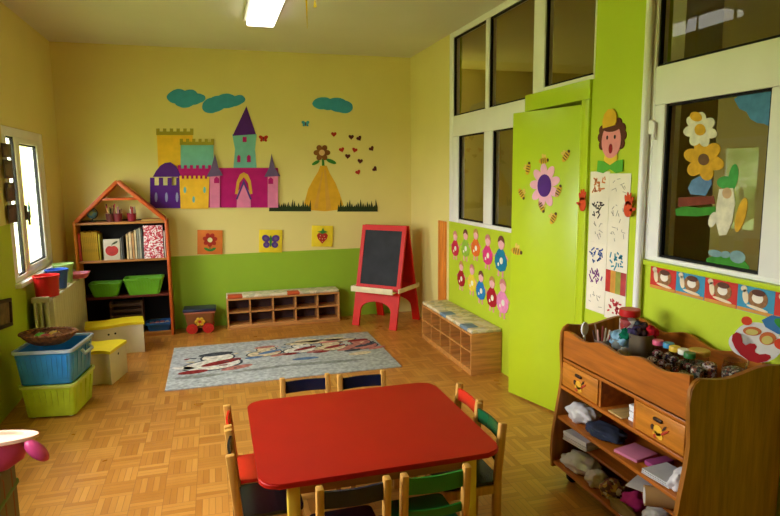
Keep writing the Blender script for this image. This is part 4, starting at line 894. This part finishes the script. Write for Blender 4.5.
p2 = picture('violet butterfly picture on a yellow board over the back bench', (270.5, 241), S*1.02, math.radians(3), 'lemon')
b = MB()
for sx in (-1, 1): b.prism(ell(sx*.052, .03, .045, .038, 18, sx*.5), -.016, -.021); b.prism(ell(sx*.046, -.04, .036, .034, 18, -sx*.5), -.016, -.021)
b.build('wing', FOAM['violet'], p2); b = MB()
for sx in (-1, 1): b.prism(ell(sx*.055, .03, .02, .018, 14), -.02, -.024); b.prism(ell(sx*.048, -.04, .016, .016, 14), -.02, -.024)
b.build('wing_spot', FOAM['slate'], p2); MB().prism(ell(0, 0, .012, .065, 14), -.016, -.025).build('body', FOAM['leaf'], p2)
p3 = picture('red strawberry picture on a yellow board beside the easel', (322, 236), S*.97, math.radians(3), 'lemon')
MB().prism([(0, -.085), (.05, -.03), (.062, .012), (.04, .036), (0, .03), (-.04, .036), (-.062, .012), (-.05, -.03)], -.016, -.022).build('strawberry', FOAM['red'], p3)
b = MB(); b.prism([(-.06, .05), (-.03, .04), (0, .025), (.03, .04), (.06, .05), (.02, .062), (.004, .095), (-.012, .062)], -.021, -.026); b.build('leaf', FOAM['leaf'], p3)
b = MB()
for x, z in ((-.025, .005), (.02, .0), (0, -.03), (-.03, -.025), (.03, -.028), (0, -.06)): b.prism(ell(x, z, .004, .006, 8), -.021, -.024)
b.build('seed', FOAM['cream'], p3)
# ================================================================== DOOR FLOWER AND BEES
def on_door(s, z): return (DA.x+(DB.x-DA.x)*(1-s/.622), DA.y+(DB.y-DA.y)*(1-s/.622), z)
off = Vector((math.sin(DRZ), -math.cos(DRZ), 0))*.0
t = thing('paper_flower', 'pink paper flower with purple centre stuck on the green door', 'wall decoration', on_door(.30, 1.55), DRZ)
PKP = mat('pink_paper', (238, 176, 196), .8, .2)
for i in range(9):
    a = 2*PI*i/9+.3; MB().prism(ell(.085*math.cos(a), .098*math.sin(a), .052, .030, 16, a), 0, -.003-.0004*(i % 2)).build('petal', PKP, t)
MB().prism(ell(0, 0, .060, .075, 24), -.003, -.008).build('flower_heart', mat('purple_paper', (84, 36, 130), .8), t)
BY, BK = mat('bee_yellow', (214, 168, 40), .7), mat('bee_dark', (84, 60, 20), .7)
def bee(s, z, rot, label, loc=None, rz=None, k=1.0):
    t_ = thing('paper_bee', label, 'wall decoration', loc or on_door(s, z), DRZ if rz is None else rz, 'paper bees around the door flower'); k *= .8
    c, s_ = math.cos(rot), math.sin(rot); tr = lambda P: [(k*(x*c-y*s_), k*(x*s_+y*c)) for x, y in P]
    MB().prism(tr(ell(0, 0, .055, .026, 18)), 0, -.003).build('body', BY, t_)
    b = MB()
    for x in (-.025, -.004, .018): b.prism(tr(ell(x, 0, .0045, .024, 10)), -.003, -.0045)
    b.prism(tr(ell(.048, 0, .012, .014, 10)), -.003, -.0045); b.build('stripe', BK, t_)
    b = MB(); b.prism(tr(ell(-.004, .034, .014, .026, 12, .3)), 0, -.0025); b.prism(tr(ell(.014, .03, .011, .022, 12, -.3)), 0, -.0025); b.build('wing', mat('bee_wing', (226, 196, 96), .7), t_)
for s, z, ro, l in ((.119, 1.74, .9, 'paper bee highest right of the door flower'), (.315, 1.715, .1, 'paper bee right above the door flower'), (.46, 1.665, 1.3, 'paper bee upper left of the door flower'), (.521, 1.49, -.9, 'paper bee lower left of the door flower'), (.175, 1.515, 1.1, 'paper bee at the right petals of the door flower'), (.325, 1.41, -1.0, 'paper bee below the door flower petals'), (.213, 1.335, 1.0, 'paper bee lowest beneath the door flower')): bee(s, z, ro, l)
bee(.56, 1.08, -.1, 'orange paper bee low at the free edge of the door', k=1.25)
# ================================================================== PAPER DOLLS under the inner windows
z8 = lambda x, y: (440+x/4.69, 215+y/4.69)
DOLL = dict(crimson=(196, 44, 66), lime=(150, 186, 60), orange=(224, 110, 40), pink=(214, 60, 120), teal=(30, 120, 150), darkred=(160, 30, 34), yellow=(230, 200, 60), blue=(40, 120, 180), red=(170, 26, 40), rose=(232, 140, 180))
HAIRM = [mat('doll_hair_%d' % q, c_, .8) for q, c_ in enumerate(((206, 130, 120), (120, 70, 50), (190, 140, 80)))]
HEADM = mat('doll_face_paper', (232, 170, 170), .8); LEGM = mat('doll_leg_paper', (222, 150, 150), .8); SPOTM = mat('doll_white_spot', (230, 226, 200), .8)
for i, (x, y, n, l, s_) in enumerate(((72, 150, 'crimson', 'crimson paper doll, first of the upper row by the orange board', .9), (120, 150, 'lime', 'lime green paper doll in the upper row', .95), (168, 148, 'orange', 'orange paper doll at the middle of the upper row', .92), (224, 182, 'pink', 'hot pink paper doll in the upper row', .96), (286, 205, 'teal', 'teal paper doll at the door end of the upper row', 1.08),
        (100, 292, 'darkred', 'dark red paper doll, first of the lower row', .9), (150, 312, 'yellow', 'yellow paper doll in the lower row', .92), (192, 348, 'blue', 'blue paper doll at the middle of the lower row', .95), (244, 380, 'red', 'deep red paper doll in the lower row above the cushion', .98), (294, 402, 'rose', 'pale pink paper doll at the door end of the lower row', 1.05))):
    yy, zz = rw(*z8(x, y)); t_ = thing('paper_doll', l, 'wall decoration', (XR, yy, zz), WR, 'paper dolls on the right wall')
    k = s_*1.17; M_ = mat('doll_'+n, DOLL[n], .75, .2, .08, 20)
    body = [(k*px_, k*pz_) for px_, pz_ in ((-.06, -.07), (-.085, -.03), (-.08, .01), (-.05, .045), (-.025, .065), (.025, .065), (.05, .045), (.08, .01), (.085, -.03), (.06, -.07), (0, -.085))]
    MB().prism(body, 0, -.004).build('dress', M_, t_)
    b = MB(); b.prism(ell(.005*k, .098*k, .042*k, .040*k, 18), 0, -.005); b.build('head', HEADM, t_)
    MB().prism([(k*(.005+.046*math.cos(a)), k*(.104+.046*math.sin(a))) for a in [PI*q/12 for q in range(13)]]+[(k*-.02, k*.112), (k*.005, k*.122), (k*.03, k*.112)], -.005, -.0065).build('hair', HAIRM[i % 3], t_)
    for sx in (-1, 1): MB().prism([(sx*k*.02, -.075*k), (sx*k*.038, -.075*k), (sx*k*.04, -.118*k), (sx*k*.018, -.118*k)], 0, -.003).build('leg', LEGM, t_)
    for sx in (-1, 1): MB().prism([(sx*k*.045, .045*k), (sx*k*.055, .03*k), (sx*k*.105, -.005*k), (sx*k*.1, .01*k)], 0, -.003).build('arm', LEGM, t_)
    b = MB(); b.prism(ell(.012*k, -.012*k, .022*k, .022*k, 14), -.004, -.006); b.prism(ell(-.03*k, -.04*k, .010*k, .012*k, 10), -.004, -.006); b.build('spot', SPOTM, t_)
# ================================================================== PAPER CHILD POSTER on the pillar
ty, tz = 3.035, 1.215
t = thing('paper_child_poster', 'tall paper child with yellow hat holding drawings on the green pillar', 'poster', (XR-.001, ty, tz), WR)
SHEET = mat('drawing_paper', (232, 222, 200), .85, .15, .04, 5)
r = random.Random(21); cols = [(40, 70, 140), (190, 40, 50), (40, 130, 150), (60, 50, 50), (206, 120, 60), (120, 50, 120), (150, 140, 130)]
sw, sh = .187, .138; strongs = {(0, 0): 4, (0, 1): 3, (3, 0): 0, (3, 1): 2, (4, 0): 5, (4, 1): 9, (5, 1): 1, (1, 0): 3, (1, 1): 6, (2, 0): 6, (2, 1): 6, (5, 0): 6, (0, 1): 6}
for row in range(6):
    for cc in range(2):
        u = (-.5+cc)*(sw+.002); z = .42-.138*row-.07-.012*(row % 2)+(-.012 if cc else 0)
        sh_ = MB().box((u, -.002-.0008*((row+cc) % 2), z), (sw, .002, sh+.012)).build('drawing', SHEET, t)
        k = strongs.get((row, cc), 6)
        if k == 9:
            for q, col in enumerate(((190, 50, 40), (214, 150, 60), (150, 150, 60), (170, 60, 60))): MB().box((u-.07+.046*q, -.0045, z), (.046, .002, sh-.006)).build('painted_stripe', mat('stripe_%d' % q, col, .8, var=.15), sh_)
        else:
            b = MB(); nst = 9 if k == 6 else 20
            for q in range(nst):
                x_, z_ = u+r.uniform(-.06, .06), z+r.uniform(-.045, .045); a = r.uniform(0, PI); l_ = r.uniform(.012, .04); wv = .003 if k == 6 else .009
                b.box((x_, -.0042, z_), (l_, .0012, wv), M=Matrix.Translation((x_, 0, z_)) @ Matrix.Rotation(a, 4, 'Y') @ Matrix.Translation((-x_, 0, -z_)))
            b.build('crayon_print', mat('crayon_%d' % k, cols[k], .8), sh_)
hx, hz = 3.032, 1.815
du = -(hx-ty); dz = hz-tz
sc_ = lambda P: [(x+du, z+dz) for x, z in P]
MB().prism(sc_(ell(0, 0, .088, .10, 22)), -.002, -.007).build('face', mat('paper_skin', (226, 140, 140), .8), t)
b = MB(); [b.prism(sc_(ell(sx*ux, uz, .032, .030, 12)), 0, -.0055-.0002*q-.0004*(sx > 0)) for sx in (-1, 1) for q, (ux, uz) in enumerate(((.085, -.02), (.098, .025), (.088, .065), (.055, .095)))]; b.prism(sc_(ell(0, .08, .085, .03, 18)), 0, -.0085); b.build('hair', mat('paper_brown_hair', (92, 44, 26), .8), t)
b = MB(); b.prism(sc_([(-.075, .075), (.035, .085), (.05, .105), (.045, .15), (.015, .178), (-.03, .180), (-.065, .155), (-.08, .115)]), -.0085, -.013); b.build('hat', mat('paper_yellow_hat', (226, 176, 40), .8), t)
b = MB(); b.prism(sc_(ell(.0, -.045, .017, .028, 16)), -.007, -.009); b.build('mouth', mat('paper_mouth', (140, 20, 30), .8), t)
b = MB()
for sx in (-1, 1): b.prism(sc_(ell(sx*.035, .02, .008, .012, 10)), -.007, -.009)
b.build('eye', BLK, t)
b = MB(); b.prism(sc_(ell(0, -.10, .06, .055, 18)), -.001, -.0065); b.build('collar', mat('paper_yellow_collar', (230, 190, 60), .8), t)
b = MB(); b.prism(sc_([(0, -.14), (-.06, -.115), (-.115, -.11), (-.12, -.175), (-.06, -.185), (0, -.16), (.06, -.185), (.12, -.175), (.115, -.11), (.06, -.115)]), -.0065, -.010); b.build('bow_tie', mat('paper_green_bow', (90, 170, 50), .8), t)
def hand(px, py, flip, lab):
    y_, z_ = rw(px, py); u, w_ = -(y_-ty), z_-tz; pts = []
    b = MB(); b.prism(ell(u, w_, .035, .045, 16), -.026, -.030)
    for k, (dx, dz, an, l_) in enumerate(((-.02, .05, 1.9, .03), (-.005, .06, 1.65, .034), (.012, .058, 1.4, .034), (.027, .045, 1.1, .028), (.038, .0, .2, .028))):
        b.prism(ell(u+flip*dx, w_+dz, l_, .009, 12, an if flip > 0 else PI-an), -.026, -.030)
    b.build('hand', mat('paper_orange_hand', (206, 70, 30), .8), t)
hand(586.5, 204, -1, ''); hand(632.5, 209, 1, '')
# ================================================================== PICTURE STRIP under the right window
for i in range(5):
    y1 = 2.657-.187*i; bg = (196, 50, 40) if i % 2 == 0 else (60, 140, 170)
    if y1 < 1.6: break
    t_ = thing('animal_card', ['red picture card, first of the strip by the pipe', 'blue picture card, second of the strip from the pipe', 'red picture card in the strip middle, above the jars', 'blue picture card above the paper clown face', 'red picture card at the far right end of the strip', 'x'][i], 'picture card', (XR, y1-.093, 1.097), WR, 'picture card strip on the right wall')
    MB().box((0, -.0015, 0), (.186, .003, .142)).build('card', mat('card_red' if i % 2 == 0 else 'card_blue', bg, .6, .3, .05, 10), t_)
    b = MB(); b.prism(ell(.012, -.005, .05, .042, 20), -.003, -.0045); b.build('snail_shell', mat('card_brown', (150, 104, 62), .7, var=.2, scale=40), t_)
    b = MB(); b.prism(ell(.012, -.046, .055, .007, 16, -.1), -.003, -.005); b.prism(ell(-.05, -.005, .015, .032, 14, .2), -.003, -.005); b.prism(ell(-.06, .028, .016, .014, 14), -.003, -.005); b.build('snail_body', mat('card_cream', (226, 206, 170), .7), t_)
    b = MB(); b.prism(ell(.012, -.002, .028, .022, 16), -.0045, -.006); b.build('shell_swirl', mat('card_white', (232, 220, 200), .7), t_)
    b = MB(); b.prism(ell(.015, .022, .034, .014, 16), -.0045, -.0062); b.build('shell_stripe', mat('card_dark', (90, 52, 36), .7), t_)
    MB().box((0, -.004, -.062), (.18, .002, .014)).build('ground_stripe', mat('card_ochre', (206, 140, 60), .7), t_)
# ================================================================== GLASS STICKERS on the right window (plain shapes)
GX = XR-.006+.034
def gsticker(name, label, cat, parts):
    y0, z0 = parts[0][3]
    t_ = thing(name, label, cat, (GX, y0, z0), WR, 'painted shapes on the right window')
    for nm, m, poly, _ in parts:
        b = MB(); P = [rw(*q) for q in poly]; b.prism([(-(y-y0), z-z0) for y, z in P], 0, -.0015-.0003*len(t_.children)); b.build(nm, m, t_)
zg = lambda P: [(655+x/2.52, 80+y/2.517) for x, y in P]
GM = lambda n, c: mat('glass_paint_'+n, c, .7, .2, .1, 20)
cen = rw(*zg([(110, 200)])[0])
pet = lambda cx_, cy_, r_, rx_, ry_, n_: [zg(ell(cx_+r_*math.cos(2*PI*k/n_+.3), cy_+r_*1.1*math.sin(2*PI*k/n_+.3), rx_, ry_, 14, 2*PI*k/n_+.3)) for k in range(n_)]
gsticker('window_sticker', 'tall yellow and white flowers in a brown pot painted on the glass', 'window sticker', [
    ('grass_patch', GM('green', (60, 130, 40)), zg([(40, 325), (60, 318), (100, 322), (140, 318), (143, 338), (95, 344), (42, 342)]), cen),
    ('pot', GM('brown', (120, 56, 36)), zg([(48, 296), (136, 292), (140, 312), (46, 320)]), cen),
    ('leaf', GM('blue', (90, 124, 160)), zg([(82, 252), (128, 228), (132, 262), (116, 292), (78, 288), (72, 272)]), cen)]
    +[('petal', GM('yellow', (206, 156, 40)), p, cen) for p in pet(112, 200, 28, 24, 18, 6)]+[('blossom_heart', GM('umber', (110, 80, 50)), zg(ell(112, 200, 14, 15, 16)), cen)]
    +[('small_petal', GM('white', (214, 206, 180)), p, cen) for p in pet(104, 125, 24, 19, 14, 7)]+[('small_heart', GM('yellow', (206, 156, 40)), zg(ell(104, 125, 14, 15, 16)), cen), ('bud', GM('yellow', (206, 156, 40)), zg(ell(94, 92, 16, 12, 14, .4)), cen)])
cen = rw(*zg([(170, 320)])[0])
gsticker('window_sticker', 'white bell flower with green tip painted on the window glass', 'window sticker', [
    ('leaf', GM('leaf', (70, 150, 70)), zg(ell(185, 245, 12, 34, 18, .15)), cen), ('leaf', GM('leaf', (70, 150, 70)), zg(ell(166, 258, 22, 16, 18)), cen),
    ('petal', GM('white', (214, 206, 180)), zg([(150, 275), (185, 272), (190, 310), (182, 360), (168, 390), (150, 392), (140, 350), (144, 310)]), cen), ('petal', GM('white', (214, 206, 180)), zg(ell(134, 352, 10, 20, 14, .3)), cen),
    ('flower_heart', GM('peach', (196, 160, 120)), zg(ell(170, 285, 12, 14, 14)), cen), ('stem', GM('yellow', (206, 156, 40)), zg(ell(205, 340, 12, 45, 16, .25)), cen)])
cen = rw(*zg([(245, 80)])[0])
gsticker('window_sticker', 'blue cloud painted on the window glass corner', 'window sticker', [('cloud', GM('skyblue', (78, 130, 170)), zg([(187, 48), (200, 72), (218, 80), (228, 98), (245, 108), (262, 110), (278, 118), (291, 120), (296, 26), (240, 32), (200, 38)]), cen)])
cen = rw(*zg([(170, 455)])[0])
gsticker('window_sticker', 'green bush with pale stones painted low on the glass', 'window sticker', [('bush', GM('green', (60, 130, 40)), zg([(118, 468), (118, 450), (140, 442), (200, 440), (225, 470), (225, 498), (170, 488)]), cen), ('stone', GM('stone', (120, 150, 150)), zg(ell(140, 437, 18, 9, 16, .2)), cen), ('stone', GM('stone', (120, 150, 150)), zg(ell(196, 446, 20, 16, 16, .3)), cen), ('stone', GM('stone', (120, 150, 150)), zg(ell(166, 440, 12, 9, 14)), cen)])
# ================================================================== PHOTOS at the left window, small frame on the left wall
for i, (z, h, l) in enumerate(((1.835, .10, 'dark photo print topmost of the strip at the left window'), (1.70, .135, 'dark photo print second from top at the left window'), (1.535, .135, 'dark photo print third from top at the left window'), (1.375, .135, 'dark photo print lowest at the left window'))):
    t_ = thing('photo_print', l, 'photo', (XL+.02, 5.06, z), WL, 'photo prints hanging at the left window')
    MB().box((0, 0, 0), (.21, .004, h), bev=.001).build('card', mat('photo_dark', (52, 34, 36), .4, .4, .3, 12), t_)
    MB().box((-.02, -.0025, -.005), (.12, .002, h*.6)).build('photo_image', mat('photo_image_tone', (84, 58, 54), .4, .4, .35, 18), t_)
sb = MB().box((0, 0, 0), (.006, .003, .66)).build('hanging_ribbon', mat('ribbon_white', (220, 210, 190), .8), None, (XL+.016, 5.06, 1.60), WL); tag(sb, 'thin white ribbon holding the photo prints at the left window', 'ribbon')
t_ = thing('framed_picture', 'small dark framed picture low on the left wall', 'picture', (XL, 4.70, .70), WL); t_.rotation_euler.y = .12
b = MB(); W_, H_ = .30, .2
for x0, x1, z0, z1 in ((-W_/2, W_/2, H_/2-.025, H_/2), (-W_/2, W_/2, -H_/2, -H_/2+.025), (-W_/2, -W_/2+.025, -H_/2+.025, H_/2-.025), (W_/2-.025, W_/2, -H_/2+.025, H_/2-.025)): b.box2((x0, -.02, z0), (x1, 0, z1), bev=.003)
b.build('frame', DKW, t_); MB().box((0, -.004, 0), (W_-.05, .006, H_-.05)).build('picture', mat('old_print', (120, 90, 60), .6, .3, .25, 14), t_)
bs = thing('bottle_sticker', 'small light blue bottle sticker on the left window pane', 'window sticker', (XL-.036, 5.70, 1.36), WL)
MB().prism([(-.035, -.06), (.035, -.06), (.035, .03), (.015, .055), (-.015, .055), (-.035, .03)], 0, -.002).build('bottle', mat('sticker_blue', (90, 170, 205), .5), bs)
MB().prism([(-.013, .055), (.013, .055), (.013, .08), (-.013, .08)], 0, -.0025).build('cap', mat('sticker_cap', (40, 90, 150), .5), bs)
# ================================================================== GARDEN OUTSIDE THE LEFT WINDOWS
struct(MB().box2((-40, -25, -.4), (XL-.25, 45, -.3)).build('ground_outside', mat('garden_grass', (150, 170, 96), .9, .1, .15, 1.5)))
LEAFM = speckle('garden_leaves', [(128, 160, 84), (96, 130, 60), (168, 190, 120), (112, 146, 70), (196, 206, 150)], 9, .8); BARK = wood('garden_bark', (110, 86, 60), .9)
for i, (x, y, h, r_) in enumerate(((-4.6, 15.5, 3.1, 1.7), (-7.6, 12.2, 3.3, 1.9), (-9.8, 8.4, 3.0, 1.8), (-2.6, 20.5, 3.6, 1.9))):
    g = thing('garden_tree', 'pale green garden tree beyond the left window panes', 'tree', (x, y, -.3), 0, 'garden trees outside')
    MB().cyl((0, 0, 0), (.05, 0, h*.5), .12, .09, 12).build('trunk', BARK, g)
    b = MB(); b.crumple((0, 0, h*.62), (r_, r_, h*.42), 0, .5, 60+i, False); b.build('crown', LEAFM, g, sharp=180)
# ================================================================== LIGHT, WORLD, CAMERA
w = bpy.data.worlds.new('overcast_sky'); SC.world = w; w.use_nodes = True
N = w.node_tree.nodes; L = w.node_tree.links; bg = N['Background']
tc = N.new('ShaderNodeTexCoord'); sp = N.new('ShaderNodeSeparateXYZ'); L.new(tc.outputs['Generated'], sp.inputs[0])
cr = N.new('ShaderNodeValToRGB'); e = cr.color_ramp.elements; e[0].position = .42; e[0].color = lin((176, 186, 150)); e[1].position = .56; e[1].color = lin((246, 250, 255))
mr = N.new('ShaderNodeMapRange'); mr.inputs[1].default_value = -1; mr.inputs[2].default_value = 1; L.new(sp.outputs[2], mr.inputs[0]); L.new(mr.outputs[0], cr.inputs[0])
L.new(cr.outputs[0], bg.inputs[0]); bg.inputs[1].default_value = SKY
def light(name, typ, loc, rot, size, energy, col, portal=False):
    l = bpy.data.lights.new(name, typ); l.energy = energy; l.color = col
    if typ == 'AREA': l.shape = 'RECTANGLE'; l.size, l.size_y = size
    o = bpy.data.objects.new(name, l); C.objects.link(o); o.location = loc; o.rotation_euler = rot
    if portal: l.cycles.is_portal = True
    return o
light('sky_portal', 'AREA', (XL-.16, 5.61, 1.435), (0, -PI/2, 0), (1.17, 1.12), 10, (1, 1, 1), True)
light('sky_portal', 'AREA', (XL-.16, 2.8, 1.5), (0, -PI/2, 0), (1.2, 2.2), 10, (1, 1, 1), True)
cam = bpy.data.cameras.new('camera'); co = bpy.data.objects.new('camera', cam); C.objects.link(co)
a, u, f = AX
co.matrix_world = Matrix(((a.x, u.x, -f.x, 0), (a.y, u.y, -f.y, 0), (a.z, u.z, -f.z, CAM['h']), (0, 0, 0, 1)))
cam.sensor_width = 36; cam.lens = CAM['f']/780*36; cam.clip_start = .05
SC.camera = co
SC.view_settings.view_transform = 'Standard'; SC.view_settings.look = 'None'; SC.view_settings.gamma = 1; SC.view_settings.use_curve_mapping = False
SC.view_settings.exposure = EXPO
SC.cycles.max_bounces = 10; SC.cycles.diffuse_bounces = 6; SC.cycles.transparent_max_bounces = 12
SC.cycles.sample_clamp_indirect = 4
